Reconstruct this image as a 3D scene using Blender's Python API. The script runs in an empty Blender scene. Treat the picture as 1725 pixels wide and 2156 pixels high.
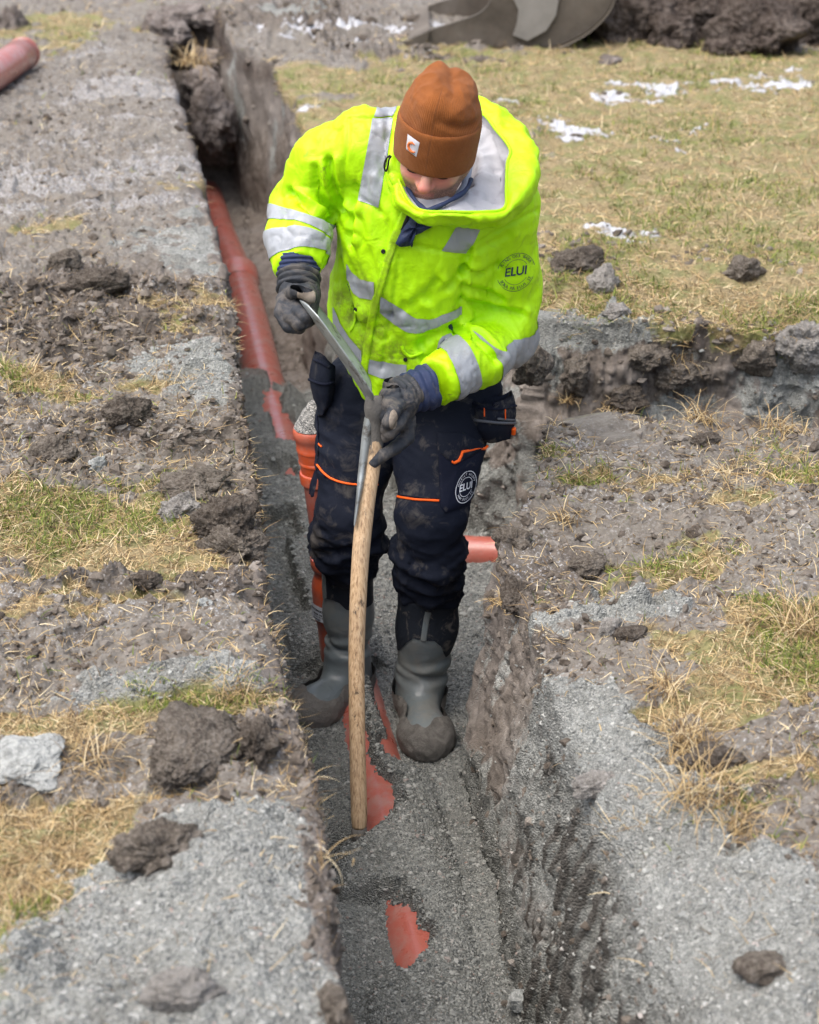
import bpy, math, random
import numpy as np
from mathutils import Vector, Matrix
from mathutils.bvhtree import BVHTree
random.seed(7); RNG = np.random.default_rng(11)
scene = bpy.context.scene
COL = scene.collection
QK = 1.0

# ------------------------------------------------------------------ camera
PITCH, YAW, CAMH = math.radians(25.0), math.radians(8.7), 1.65
FPX, CX, CY = 3590.0, 862.5, 1078.0          # the photograph's focal length and centre, in its own pixels
cd = bpy.data.cameras.new('camera'); cam = bpy.data.objects.new('camera', cd); COL.objects.link(cam)
cam.location = (0, 0, CAMH); cam.rotation_euler = (math.pi / 2 - PITCH, 0, -YAW)
cd.sensor_fit = 'HORIZONTAL'; cd.sensor_width = 36.0; cd.lens = 36.0 * FPX / 1725.0
cd.clip_start = 0.05; cd.clip_end = 600
cd.dof.use_dof = True; cd.dof.focus_distance = 3.95; cd.dof.aperture_fstop = 5.2
scene.camera = cam
# ------------------------------------------------------------------ sky and sun (overcast)
SUN_EL, SUN_AZ = math.radians(67), math.radians(245)
w = bpy.data.worlds.new("World"); scene.world = w; w.use_nodes = True
nt = w.node_tree; nt.nodes.clear()
sky = nt.nodes.new('ShaderNodeTexSky'); sky.sky_type = 'NISHITA'; sky.sun_disc = False
sky.sun_elevation = SUN_EL; sky.sun_rotation = SUN_AZ; sky.air_density = 1.0; sky.dust_density = 6.0; sky.ozone_density = 1.0
hs = nt.nodes.new('ShaderNodeHueSaturation'); hs.inputs['Saturation'].default_value = 0.75
bg = nt.nodes.new('ShaderNodeBackground'); bg.inputs['Strength'].default_value = 0.15
wo = nt.nodes.new('ShaderNodeOutputWorld')
nt.links.new(sky.outputs[0], hs.inputs['Color']); nt.links.new(hs.outputs[0], bg.inputs[0]); nt.links.new(bg.outputs[0], wo.inputs[0])
sl = bpy.data.lights.new('sun', 'SUN'); sl.energy = 1.0; sl.angle = math.radians(75); sl.color = (0.99, 1.0, 0.985)
so = bpy.data.objects.new('sun', sl); COL.objects.link(so)
so.rotation_euler = (math.pi / 2 - SUN_EL, 0, math.pi - SUN_AZ)
so.location = (0, 0, 12)
scene.view_settings.view_transform = 'Standard'; scene.view_settings.look = 'None'
scene.view_settings.gamma = 1.0; scene.view_settings.exposure = 1.0

# ------------------------------------------------------------------ helpers
FH = np.array([math.sin(YAW), math.cos(YAW), 0.0]); RT = np.array([math.cos(YAW), -math.sin(YAW), 0.0])
FW = FH * math.cos(PITCH) + np.array([0, 0, -math.sin(PITCH)]); UP = np.cross(RT, FW)
CP = np.array([0, 0, CAMH])
def _ray(x, y): return FW + RT * (x - CX) / FPX - UP * (y - CY) / FPX
def G(x, y, z=0.0):
    """measured photo point lying at height z -> world"""
    d = _ray(x, y); return CP + d * (z - CAMH) / d[2]
def J(x, y, b):
    """measured photo point at horizontal distance b ahead -> world"""
    d = _ray(x, y); return CP + d * b / (d @ FH)

_TB = np.random.default_rng(3).random(64 ** 3, dtype=np.float32)
def noise3(p, seed=0):
    """value noise in -1..1 on a tiled random lattice"""
    p = np.asarray(p, np.float32); f = np.floor(p); t = p - f; t = t * t * t * (t * (t * 6 - 15) + 10); i = f.astype(np.int32)
    i = i + np.array([seed * 7, seed * 13, seed * 29], np.int32)
    X0 = (i[..., 0] & 63) << 12; X1 = ((i[..., 0] + 1) & 63) << 12; Y0 = (i[..., 1] & 63) << 6; Y1 = ((i[..., 1] + 1) & 63) << 6; Z0 = i[..., 2] & 63; Z1 = (i[..., 2] + 1) & 63
    tx, ty, tz = t[..., 0], t[..., 1], t[..., 2]
    def lz(b): a = _TB[b + Z0]; return a + (_TB[b + Z1] - a) * tz
    def ly(b): a = lz(b + Y0); return a + (lz(b + Y1) - a) * ty
    a = ly(X0); return (a + (ly(X1) - a) * tx) * 2 - 1
ROT = np.array([[0.8, 0.6, 0.0], [-0.48, 0.64, 0.6], [0.36, -0.48, 0.8]])
def fbm(p, scale, octv=4, seed=0, gain=0.5, ridged=False):
    q = p * scale; a = 1.0; r = 0; s = 0
    for o in range(octv):
        n = noise3(q, seed + o * 17)
        if ridged: n = 1 - 2 * np.abs(n)
        r = r + a * n; s += a; a *= gain; q = (q @ ROT.T) * 2.03
    return r / s
def sstep(a, b, x):
    t = np.clip((x - a) / (b - a), 0, 1); return t * t * (3 - 2 * t)

def mesh_from(name, V, F, smooth=True):
    """V (n,3); F (m,3) or (m,4) int array, or list of such arrays"""
    me = bpy.data.meshes.new(name)
    if not isinstance(F, list): F = [F]
    F = [np.asarray(f, dtype=np.int32) for f in F if len(f)]
    V = np.ascontiguousarray(V, dtype=np.float32)
    me.vertices.add(len(V)); me.vertices.foreach_set('co', V.ravel())
    nl = sum(f.size for f in F); nf = sum(len(f) for f in F)
    me.loops.add(nl); me.loops.foreach_set('vertex_index', np.concatenate([f.ravel() for f in F]))
    me.polygons.add(nf)
    tot = np.concatenate([np.full(len(f), f.shape[1], np.int32) for f in F])
    st = np.concatenate([[0], np.cumsum(tot)[:-1]]).astype(np.int32)
    me.polygons.foreach_set('loop_start', st); me.polygons.foreach_set('loop_total', tot)
    me.polygons.foreach_set('use_smooth', np.full(nf, smooth, bool))
    me.update(calc_edges=True); me.validate(clean_customdata=False)
    return me
def attr(me, name, vals):
    a = me.attributes.new(name, 'FLOAT', 'POINT'); a.data.foreach_set('value', np.ascontiguousarray(vals, dtype=np.float32))
def cattr(me, name, vals):
    a = me.attributes.new(name, 'FLOAT_COLOR', 'POINT')
    v = np.ones((len(vals), 4), np.float32); v[:, :3] = vals; a.data.foreach_set('color', v.ravel())
def worldloc(o):
    return np.array(o.matrix_world.translation) if o.parent is None else worldloc(o.parent) + np.array(o.location)
def link(name, me, mat, parent=None, label=None, cat=None, group=None, kind=None):
    o = bpy.data.objects.new(name, me); COL.objects.link(o)
    if mat is not None: me.materials.append(mat)
    if parent is not None: o.parent = parent
    if label: o['label'] = label
    if cat: o['category'] = cat
    if group: o['group'] = group
    if kind: o['kind'] = kind
    return o
def part(name, V, F, mat, parent, smooth=True, label=None, sharp=0):
    """a part given in world coordinates; every thing's root is unrotated, so subtract its place"""
    root = parent
    off = np.array(root.location)
    while root.parent is not None:
        root = root.parent; off = off + np.array(root.location)
    me = mesh_from(name, np.asarray(V) - off, F, smooth)
    if sharp: me.set_sharp_from_angle(angle=math.radians(sharp))
    return link(name, me, mat, parent, label)
def thing(name, loc, label, cat, group=None):
    o = bpy.data.objects.new(name, None); COL.objects.link(o); o.location = tuple(loc); o.empty_display_size = 0.1
    o['label'] = label; o['category'] = cat
    if group: o['group'] = group
    return o
def single(name, V, F, mat, base, label, cat, group=None, smooth=True, kind=None):
    me = mesh_from(name, np.asarray(V) - np.asarray(base), F, smooth)
    o = link(name, me, mat, None, label, cat, group, kind); o.location = tuple(base); return o
def join(parts):
    Vs, Fs, n = [], {}, 0
    for V, F in parts:
        for f in (F if isinstance(F, list) else [F]):
            f = np.asarray(f)
            if len(f): Fs.setdefault(f.shape[1], []).append(f + n)
        Vs.append(np.asarray(V, float)); n += len(V)
    return np.concatenate(Vs), [np.concatenate(v) for v in Fs.values()]
def catmull(P, n, closed=False):
    P = np.asarray(P, float); m = len(P)
    seg = m if closed else m - 1
    out = []
    for k in range(n):
        u = k / n * seg if closed else k / (n - 1) * seg
        i = min(int(u), seg - 1); t = u - i
        g = (lambda j: P[j % m]) if closed else (lambda j: P[min(max(j, 0), m - 1)])
        a, b, c, d = g(i - 1), g(i), g(i + 1), g(i + 2)
        out.append(0.5 * ((2 * b) + (-a + c) * t + (2 * a - 5 * b + 4 * c - d) * t * t + (-a + 3 * b - 3 * c + d) * t ** 3))
    return np.array(out)
def gridfaces(r, c, wrap=False):
    i = np.arange(r - 1)[:, None]; j = np.arange(c if wrap else c - 1)[None]
    j2 = (j + 1) % c
    return np.stack([i * c + j, i * c + j2, (i + 1) * c + j2, (i + 1) * c + j], -1).reshape(-1, 4)
def tube(path, rad, seg=16, caps=True, flat=1.0, upv=None):
    """swept round tube along path with a radius for each point"""
    path = np.asarray(path, float); n = len(path); rad = np.broadcast_to(np.asarray(rad, float), (n,))
    T = np.gradient(path, axis=0); T /= np.linalg.norm(T, axis=1, keepdims=True)
    up = np.array(upv, float) if upv is not None else (np.array([0, 0, 1.0]) if abs(T[0][2]) < 0.9 else np.array([0, 1.0, 0]))
    V = []
    A = np.cross(T[0], up); A /= np.linalg.norm(A)
    for k in range(n):
        A = A - T[k] * (A @ T[k]); A /= np.linalg.norm(A); B = np.cross(T[k], A)
        a = np.arange(seg) * 2 * np.pi / seg
        V.append(path[k] + rad[k] * (np.cos(a)[:, None] * A + np.sin(a)[:, None] * B * flat))
    V = np.concatenate(V); F = [gridfaces(n, seg, True)]
    if caps:
        V = np.concatenate([V, path[:1], path[-1:]]); c0, c1 = n * seg, n * seg + 1; j = np.arange(seg)
        F.append(np.stack([np.full(seg, c0), (j + 1) % seg, j], -1)); F.append(np.stack([np.full(seg, c1), (n - 1) * seg + j, (n - 1) * seg + (j + 1) % seg], -1))
        F = [F[0], np.concatenate(F[1:])]
    return V, F
def lathe(axis0, axisd, prof, seg=40):
    """prof: (distance along the axis, radius) pairs"""
    d = np.asarray(axisd, float); d /= np.linalg.norm(d)
    u = np.cross(d, [0, 1.0, 0.1]); u /= np.linalg.norm(u); v = np.cross(d, u)
    a = np.arange(seg) * 2 * np.pi / seg
    V = np.concatenate([np.asarray(axis0) + d * t + r * (np.cos(a)[:, None] * u + np.sin(a)[:, None] * v) for t, r in prof])
    return V, gridfaces(len(prof), seg, True)
def surfnet(fn, lo, hi, h):
    """smooth closed surface where fn(p) = 0"""
    lo = np.asarray(lo, float); n = np.ceil((np.asarray(hi) - lo) / h).astype(int) + 1
    ax = [lo[k] + h * np.arange(n[k]) for k in range(3)]
    P = np.stack(np.meshgrid(*ax, indexing='ij'), -1)
    S = fn(P).astype(np.float32); I = S < 0
    c = n - 1
    def sl_(A, dx, dy, dz): return A[dx:dx + c[0], dy:dy + c[1], dz:dz + c[2]]
    cs = sum(sl_(I, a, b, d).astype(np.int8) for a in (0, 1) for b in (0, 1) for d in (0, 1))
    act = (cs > 0) & (cs < 8)
    ids = np.full(act.shape, -1, np.int64); idx = np.argwhere(act); ids[act] = np.arange(len(idx))
    acc = np.zeros((len(idx), 3)); cnt = np.zeros(len(idx))
    cor = [(a, b, d) for a in (0, 1) for b in (0, 1) for d in (0, 1)]
    for a in cor:
        for k in range(3):
            if a[k] == 0:
                b = list(a); b[k] = 1
                sa = S[tuple((idx + a).T)]; sb = S[tuple((idx + b).T)]
                m = (sa < 0) != (sb < 0); t = np.where(m, sa / np.where(m, sa - sb, 1), 0)
                pt = np.tile(np.array(a, float), (len(idx), 1)); pt[:, k] = t
                acc += pt * m[:, None]; cnt += m
    V = lo + h * (idx + acc / cnt[:, None])
    Fs = []
    for k in range(3):
        u, v = (k + 1) % 3, (k + 2) % 3
        A = np.take(I, range(0, n[k] - 1), axis=k); B = np.take(I, range(1, n[k]), axis=k)
        e = np.argwhere(A != B); 
        e = e[(e[:, u] > 0) & (e[:, v] > 0) & (e[:, u] < c[u]) & (e[:, v] < c[v])]
        ins = A[tuple(e.T)]
        q = []
        for (du, dv) in ((0, 0), (-1, 0), (-1, -1), (0, -1)):
            t = e.copy(); t[:, u] += du; t[:, v] += dv; q.append(ids[tuple(t.T)])
        q = np.stack(q, -1); q[~ins] = q[~ins][:, ::-1]; Fs.append(q)
    F = np.concatenate(Fs)
    return V, F
def vnormals(V, F):
    N = np.zeros_like(V)
    for f in (F if isinstance(F, list) else [F]):
        a, b, c = V[f[:, 0]], V[f[:, 1]], V[f[:, -1 if f.shape[1] == 3 else 2]]
        n = np.cross(b - a, c - a) if f.shape[1] == 3 else np.cross(V[f[:, 2]] - V[f[:, 0]], V[f[:, 3]] - V[f[:, 1]])
        for k in range(f.shape[1]): np.add.at(N, f[:, k], n)
    return N / (np.linalg.norm(N, axis=1, keepdims=True) + 1e-12)
def relax(V, F, it=2, lam=0.5):
    E = np.concatenate([F[:, [0, 1]], F[:, [1, 2]], F[:, [2, 3]], F[:, [3, 0]]])
    for _ in range(it):
        s = np.zeros_like(V); c = np.zeros(len(V))
        np.add.at(s, E[:, 0], V[E[:, 1]]); np.add.at(c, E[:, 0], 1)
        V = V * (1 - lam) + lam * s / np.maximum(c, 1)[:, None]
    return V
def clip(V, T, f):
    """keep the part of triangles T where f > 0, cutting along f = 0"""
    s = f[T] > 0; k = s.sum(1)
    keep = T[k == 3]; newV = []; newT = []; base = len(V)
    extra = {}
    def cut(a, b):
        key = (min(a, b), max(a, b))
        if key not in extra:
            t = f[a] / (f[a] - f[b]); extra[key] = base + len(newV); newV.append(V[a] + (V[b] - V[a]) * t)
        return extra[key]
    for tri, ss in zip(T[(k == 1) | (k == 2)], s[(k == 1) | (k == 2)]):
        for r in range(3):
            a, b, c = tri[r], tri[(r + 1) % 3], tri[(r + 2) % 3]; sa, sb, sc = ss[r], ss[(r + 1) % 3], ss[(r + 2) % 3]
            if sa and not sb and not sc:
                newT.append((a, cut(a, b), cut(a, c))); break
            if sa and sb and not sc:
                x, y = cut(b, c), cut(a, c); newT.append((a, b, x)); newT.append((a, x, y)); break
    V2 = np.concatenate([V, np.array(newV).reshape(-1, 3)]); T2 = np.concatenate([keep, np.array(newT, dtype=np.int64).reshape(-1, 3)])
    used = np.unique(T2); mp = np.full(len(V2), -1); mp[used] = np.arange(len(used))
    return V2[used], mp[T2]
def tris(F):
    return np.concatenate([F[:, [0, 1, 2]], F[:, [0, 2, 3]]])
def peel(V, F, conds, off=0.0018, seed=None):
    """a piece of a surface bounded by conds (functions of points, kept where > 0), lifted off it"""
    N = vnormals(V, F); W = V + N * off; T = tris(F)
    m = np.ones(len(W), bool)
    for c in conds: m &= c(V) > -0.02
    T = T[m[T].any(1)]
    U = np.unique(T); mp = np.full(len(W), -1); mp[U] = np.arange(len(U)); W = W[U]; T = mp[T]
    for c in conds: W, T = clip(W, T, c(W))
    if len(T):                                   # keep the one largest connected piece
        lab = np.arange(len(W))
        while True:
            m_ = lab[T].min(1); new = lab.copy()
            for k in range(3): np.minimum.at(new, T[:, k], m_)
            new = new[new]
            if (new == lab).all(): break
            lab = new
        big = np.bincount(lab[T[:, 0]]).argmax() if seed is None else lab[T[:, 0]][np.linalg.norm(W[T[:, 0]] - seed, axis=1).argmin()]; T = T[lab[T[:, 0]] == big]
        U = np.unique(T); mp = np.full(len(W), -1); mp[U] = np.arange(len(U)); W, T = W[U], mp[T]
    return W, T

# ------------------------------------------------------------------ materials
def mat(name, rough=0.6, spec=0.5):
    m = bpy.data.materials.new(name); m.use_nodes = True; t = m.node_tree
    b = t.nodes['Principled BSDF']; b.inputs['Roughness'].default_value = rough; b.inputs['Specular IOR Level'].default_value = spec
    return m, t, b
def N_(t, kind, **kw):
    n = t.nodes.new(kind)
    for k, v in kw.items():
        if k.startswith('i_'): n.inputs[k[2:].replace('_', ' ')].default_value = v
        else: setattr(n, k, v)
    return n
def coords(t, scale=1.0, kind='Object', stretch=None):
    c = N_(t, 'ShaderNodeTexCoord'); m = N_(t, 'ShaderNodeMapping')
    s = stretch if stretch else (scale,) * 3
    m.inputs['Scale'].default_value = s; t.links.new(c.outputs[kind], m.inputs[0]); return m.outputs[0]
def noise(t, vec, scale, detail=4, rough=0.55, dist=0.0):
    n = N_(t, 'ShaderNodeTexNoise'); n.inputs['Scale'].default_value = scale; n.inputs['Detail'].default_value = detail
    n.inputs['Roughness'].default_value = rough; n.inputs['Distortion'].default_value = dist
    if vec is not None: t.links.new(vec, n.inputs['Vector'])
    return n.outputs['Fac']
def ramp(t, fac, stops):
    r = N_(t, 'ShaderNodeValToRGB'); el = r.color_ramp.elements
    while len(el) < len(stops): el.new(0.5)
    for e, (p, c) in zip(el, stops):
        e.position = p; e.color = (c if len(c) == 4 else tuple(c) + (1,)) if hasattr(c, '__len__') else (c, c, c, 1)
    t.links.new(fac, r.inputs[0]); return r.outputs[0]
def mix(t, fac, a, b, mode='MIX'):
    m = N_(t, 'ShaderNodeMix', data_type='RGBA', blend_type=mode)
    for s, v in ((0, fac), (6, a), (7, b)):
        if isinstance(v, (int, float)): m.inputs[s].default_value = v if s == 0 else (v, v, v, 1)
        elif isinstance(v, tuple): m.inputs[s].default_value = v if len(v) == 4 else v + (1,)
        else: t.links.new(v, m.inputs[s])
    return m.outputs[2]
def math_(t, op, a, b=None, c=None):
    m = N_(t, 'ShaderNodeMath', operation=op)
    for s, v in enumerate((a, b, c)):
        if v is None: continue
        if isinstance(v, (int, float)): m.inputs[s].default_value = v
        else: t.links.new(v, m.inputs[s])
    return m.outputs[0]
def bump(t, b, height, dist=0.01, strength=1.0, prev=None):
    n = N_(t, 'ShaderNodeBump'); n.inputs['Distance'].default_value = dist; n.inputs['Strength'].default_value = strength
    t.links.new(height, n.inputs['Height'])
    if prev is not None: t.links.new(prev, n.inputs['Normal'])
    t.links.new(n.outputs[0], b.inputs['Normal']); return n.outputs[0]
def at(t, name, colour=False):
    a = N_(t, 'ShaderNodeAttribute', attribute_name=name); return a.outputs['Color' if colour else 'Fac']
def lk(t, a, b): t.links.new(a, b)

# ================================================================== GROUND
POLY = np.array([(0.2, -3), (0.72, -3), (0.72, 3.05), (0.725, 3.44), (0.88, 3.69), (0.97, 3.95), (1.05, 4.13), (1.65, 3.86), (2.6, 3.4), (6.0, 1.6), (6.6, 2.9), (3.2, 4.45),
                 (1.94, 4.62), (1.12, 4.78), (0.86, 5.2), (0.70, 5.9), (0.64, 6.6), (0.66, 7.6), (0.70, 8.3), (0.64, 8.95), (0.47, 9.5), (0.45, 10.7), (0.24, 11.0),
                 (0.13, 10.6), (0.13, 9.4), (0.17, 8), (0.21, 6.9), (0.225, 5.6), (0.20, 4.2), (0.185, 3.2), (0.20, 2.4)])
def sdpoly(p, poly):
    """signed distance, positive inside; plus gradient pointing inwards"""
    best = np.full(len(p), 1e9); near = np.zeros_like(p); ins = np.zeros(len(p), bool)
    for i in range(len(poly)):
        a, b = poly[i], poly[(i + 1) % len(poly)]; ab = b - a
        t = np.clip(((p - a) @ ab) / (ab @ ab), 0, 1); q = a + t[:, None] * ab
        d = np.linalg.norm(p - q, axis=1); m = d < best; best[m] = d[m]; near[m] = q[m]
        c = ((a[1] > p[:, 1]) != (b[1] > p[:, 1])) & (p[:, 0] < (b[0] - a[0]) * (p[:, 1] - a[1]) / (b[1] - a[1] + 1e-12) + a[0])
        ins ^= c
    s = np.where(ins, 1.0, -1.0); g = (near - p) / (best[:, None] + 1e-9); g = np.where(ins[:, None], -g, g)
    return best * s, g
def blob(x, y, px, py, rx, ry, z=0.0, pw=1.0):
    c = G(px, py, z); d = ((x + _wx - c[0]) / rx) ** 2 + ((y + _wy - c[1]) / ry) ** 2
    return np.exp(-d * pw)
# polar grid, fine where the trench is close, coarse towards the horizon
def nonuni(segs):
    out = [np.linspace(a, b, n, endpoint=False) for a, b, n in segs]; return np.append(np.concatenate(out), segs[-1][1])
ang = nonuni([(-1.9, -0.62, 26), (-0.62, -0.20, 90), (-0.20, 0.50, int(1020 * QK)), (0.50, 0.95, 90), (0.95, 2.2, 26)])
lr = nonuni([(math.log(0.5), math.log(1.55), 70), (math.log(1.55), math.log(3.75), int(700 * QK)), (math.log(3.75), math.log(5.3), int(520 * QK)), (math.log(5.3), math.log(14), int(340 * QK)), (math.log(14), math.log(400), 60)])
A_, L_ = np.meshgrid(ang, lr); rr = np.exp(L_)
X = (rr * np.sin(A_)).ravel(); Y = (rr * np.cos(A_)).ravel(); NR, NC = len(lr), len(ang)
p2 = np.stack([X, Y], 1); p3 = np.stack([X, Y, 0 * X], 1)
_k = (.35 + .16 * rr.ravel()); _wx = _k * (.11 * fbm(p3, 5, 4, 11) + .05 * fbm(p3, 24, 3, 12)); _wy = _k * (.16 * fbm(p3, 5, 4, 13) + .07 * fbm(p3, 24, 3, 14))
wob = np.stack([fbm(p3, 3.0, 3, 1) * 0.020 + fbm(p3, 14, 3, 2) * 0.008, fbm(p3, 3.0, 3, 5) * 0.020 + fbm(p3, 14, 3, 6) * 0.008], 1)
farw = sstep(3.0, 5.0, Y)[:, None] * (X > 0.3)[:, None]
wob = wob * (1.15 + .7 * farw) + np.stack([fbm(p3, 6.5, 3, 15), fbm(p3, 6.5, 3, 16)], 1) * .016
D0, Gd = sdpoly(p2 + wob, POLY)
# character of the edge
right = (X > 0.46)
bank = sstep(3.25, 2.6, Y) * right                     # rounded gravel bank, right and near
erod = np.exp(-(((X - 0.98) / 0.26) ** 2 + ((Y - 3.25) / 0.33) ** 2))  # dug away dirt slope
pit = sstep(3.6, 4.6, Y) * sstep(6.4, 5.0, Y) * right * sstep(0.5, 0.7, X)
branch = sstep(1.1, 2.2, X) * sstep(2.0, 2.3, Y) * sstep(5.2, 4.9, Y)
Wd = 0.015 + 0.05 * right + 0.05 * pit + 0.03 * bank
# floor height
nb = fbm(p3, 2.2, 3, 31); nm = fbm(p3, 9, 3, 32)
floor = -0.765 + 0.018 * nb + 0.012 * nm
AXY, AXX = [1.5, 2.3, 3.6, 4.2, 4.9, 5.6, 6.4, 7.2, 7.9, 8.7, 9.7, 11], [.47, .469, .464, .452, .432, .412, .398, .394, .382, .337, .305, .29]   # axis of the buried pipe
axis = np.interp(Y, AXY, AXX); ZP = -0.785
floor += 0.05 * np.exp(-((X - 0.66) / .06) ** 2) * sstep(3.3, 2.2, Y) + 0.03 * sstep(2.9, 1.8, Y)
cover = .016 + .008 * fbm(p3, 9, 2, 81)
hf = fbm(p3, 42, 3, 79) * .55 + fbm(p3, 130, 2, 80) * .45
def bare(y0, y1, u0, u1, dep=.05):
    """gravel scraped off the pipe between y0..y1, over u0..u1 of its width (-1 left, 1 right)"""
    u = (X - axis) / .08; e = np.minimum(np.minimum((Y - y0) / .05, (y1 - Y) / .05), np.minimum((u - u0) / .18, (u1 - u) / .18))
    return dep * sstep(-.35, .45, e + .95 * hf)
def sliver(yc, hy, ue, side=-1, dep=.05):
    """a lens of bare pipe that starts at one flank and reaches across to ue"""
    u = (X - axis) / .08 * -side; w_ = np.maximum(u * 1.0 + 1.0, 0) if side < 0 else np.maximum(u + 1.0, 0)
    e = (1 - np.sqrt(((Y - yc) / hy) ** 2 + (w_ / (ue + 1)) ** 2)) * 2.2; return dep * sstep(-.25, .35, e + .75 * hf * sstep(.1, .6, w_))
cut_ = np.maximum.reduce([sliver(2.90, .15, .10), sliver(2.85, .08, .28), sliver(3.66, .40, -.05), sliver(3.40, .14, .45), sliver(3.80, .26, -.35, 1), sliver(3.60, .10, .0, 1, .04), bare(3.55, 3.66, .2, .8, .035),
                         bare(4.32, 5.0, -1.5, -.62), bare(4.82, 5.02, -1.0, -.2), bare(5.28, 5.42, -.5, .25), bare(5.6, 5.95, -.1, .7), bare(5.85, 6.2, -.9, .5), bare(6.2, 7.0, .25, 1.4), bare(6.35, 9.9, -1.6, 1.6, .3)])
ps = ZP + np.sqrt(np.maximum(.08 ** 2 - (X - axis) ** 2, 0)) 
over_ = np.where(np.abs(X - axis) < .115, ZP + .100 * np.sqrt(np.maximum(1 - ((X - axis) / .115) ** 2, 0)) - .020, -9) 
pz = np.maximum(ps, np.where(cut_ < .01, over_, ps - .02)) + cover - cut_
k_ = .012; h_ = np.clip(.5 + .5 * (floor - pz) / k_, 0, 1); floor = np.where((np.abs(X - axis) < .14) & (Y < 9.9), pz + (floor - pz) * h_ + k_ * h_ * (1 - h_), floor)
floor += .004 * hf
for (px, py, r, hgt) in ((745, 1770, 0.05, -0.10), (640, 1560, .08, .02)):
    c = G(px, py, -0.75); floor += hgt * np.exp(-(((X - c[0]) / r) ** 2 + ((Y - c[1]) / (r * .9)) ** 2))
floor = floor - 0.07 * sstep(6.15, 6.7, Y)
floor += 0.30 * sstep(9.3, 9.9, Y) + 0.28 * sstep(10.1, 10.9, Y)
floor += 0.16 * sstep(0.52, 0.66, X) * sstep(6.2, 7, Y)
# branch trench rises to the right
floor += branch * (0.42 + 0.14 * fbm(p3, 4, 3, 41) + .07 * fbm(p3, 12, 3, 43, ridged=True)) * sstep(1.15, 2.4, X) + 0.02
floor += pit * 0.012 * fbm(p3, 7, 3, 42)
# land height
n1 = fbm(p3, 1.3, 3, 51); n2 = fbm(p3, 7, 4, 52); n3 = fbm(p3, 34, 3, 53); rid = fbm(p3, 16, 4, 54, ridged=True)
land = 0.03 * n1 + 0.012 * n2
land += sstep(12, 60, rr.ravel()) * 0.5 * n1
# masks -------------------------------------------------------------
grav = np.zeros_like(X); grass = np.zeros_like(X); snow = np.zeros_like(X); dark = np.zeros_like(X)
B = lambda *a, **k: blob(X, Y, *a, **k)
L = X < 0.2
# left land
grav += L * (1.35 * B(400, 2060, .26, .30) + 1.0 * B(560, 1790, .16, .13) + 0.9 * B(430, 760, .25, .3) + 0.8 * B(420, 530, .3, .5) + 0.9 * B(380, 1440, .24, .10) + 0.7 * B(640, 2100, .3, .4) + .6 * B(560, 1330, .05, .2))
grass += L * (1.25 * B(130, 1090, .30, .22) + .8 * B(300, 1190, .22, .10) + 1.1 * B(170, 1520, .30, .085) + 1.1 * B(400, 1500, .18, .06) + 1.1 * B(40, 1810, .13, .14) + .9 * B(0, 2060, .07, .14) + .5 * B(200, 1690, .12, .05) + .9 * B(60, 1290, .3, .05) + .7 * B(60, 820, .5, .22)
             + .6 * B(330, 650, .3, .25) + .6 * B(330, 370, .3, .25) + .7 * B(100, 70, .9, .9) + .5 * B(100, 480, .5, .5) + .4 * B(620, 1800, .06, .06) + .5 * B(700, 2080, .05, .05))
snow += L * sstep(4, 7, rr.ravel()) * .24
snow += L * (.7 * B(240, 185, .32, .30) + .7 * B(300, 205, .3, .15) + .8 * B(60, 385, .35, .22) + .8 * B(370, 345, .25, .16) + .6 * B(190, 120, .4, .16) + .5 * B(300, 255, .4, .1) + .9 * B(375, 1215, .085, .035) + .55 * B(100, 1700, .12, .05)
             + .5 * B(380, 690, .14, .10) + .55 * B(90, 980, .4, .07) + .4 * B(250, 900, .4, .10) + .45 * B(130, 1390, .05, .05) + .25 * B(150, 300, .8, 1.5) + .5 * B(150, 440, .4, .1) + .5 * B(350, 415, .3, .08))
dark += L * (.7 * B(220, 690, .3, .4) + 1.2 * B(450, 1120, .12, .25) + .9 * B(470, 1240, .15, .06) + .8 * B(250, 930, .3, .15) + .5 * B(100, 650, .5, .5) + .8 * B(560, 1400, .05, .22) + 1.0 * B(470, 1580, .12, .10) + .6 * B(250, 1250, .25, .05))
# right land
Rr = X > 0.45
grav += Rr * (1.4 * B(1290, 1500, .13, .28) + 1.1 * B(1360, 1235, .13, .11) + 1.5 * B(1330, 1960, .26, .40) + .9 * B(1560, 1900, .2, .15) + .8 * B(1640, 2140, .2, .1) + .7 * B(1420, 1720, .13, .12) + .7 * B(1240, 660, .22, .09) + .5 * B(640, 60, .4, .5))
grass += Rr * (Y > 4.5) * (1.0 * B(1560, 470, 1.1, 1.0) + .8 * B(1600, 250, 1.5, 2.0) + .5 * B(1350, 120, 1.4, 1.2) + .25 * B(800, 170, .5, .8) + .8 * B(1500, 600, 1.0, .3) + .5 * B(1000, 210, .5, .7) + .5 * B(640, 240, .25, 1.2))
grass += Rr * (Y < 4.5) * (.35 * B(1330, 870, .35, .09) + .6 * B(1480, 1010, .5, .25) + .75 * B(1640, 1290, .28, .22) + 1.1 * B(1680, 1380, .12, .12) + .9 * B(1570, 1450, .20, .05) + 1.0 * B(1500, 1590, .16, .06) + .8 * B(1560, 1680, .09, .05) + .4 * B(1700, 1760, .2, .1) + .55 * B(1640, 1900, .12, .05) + .5 * B(1350, 1130, .2, .08) + 0 * B(1250, 880, .10, .12))
frost_l = L * 1.0
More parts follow.
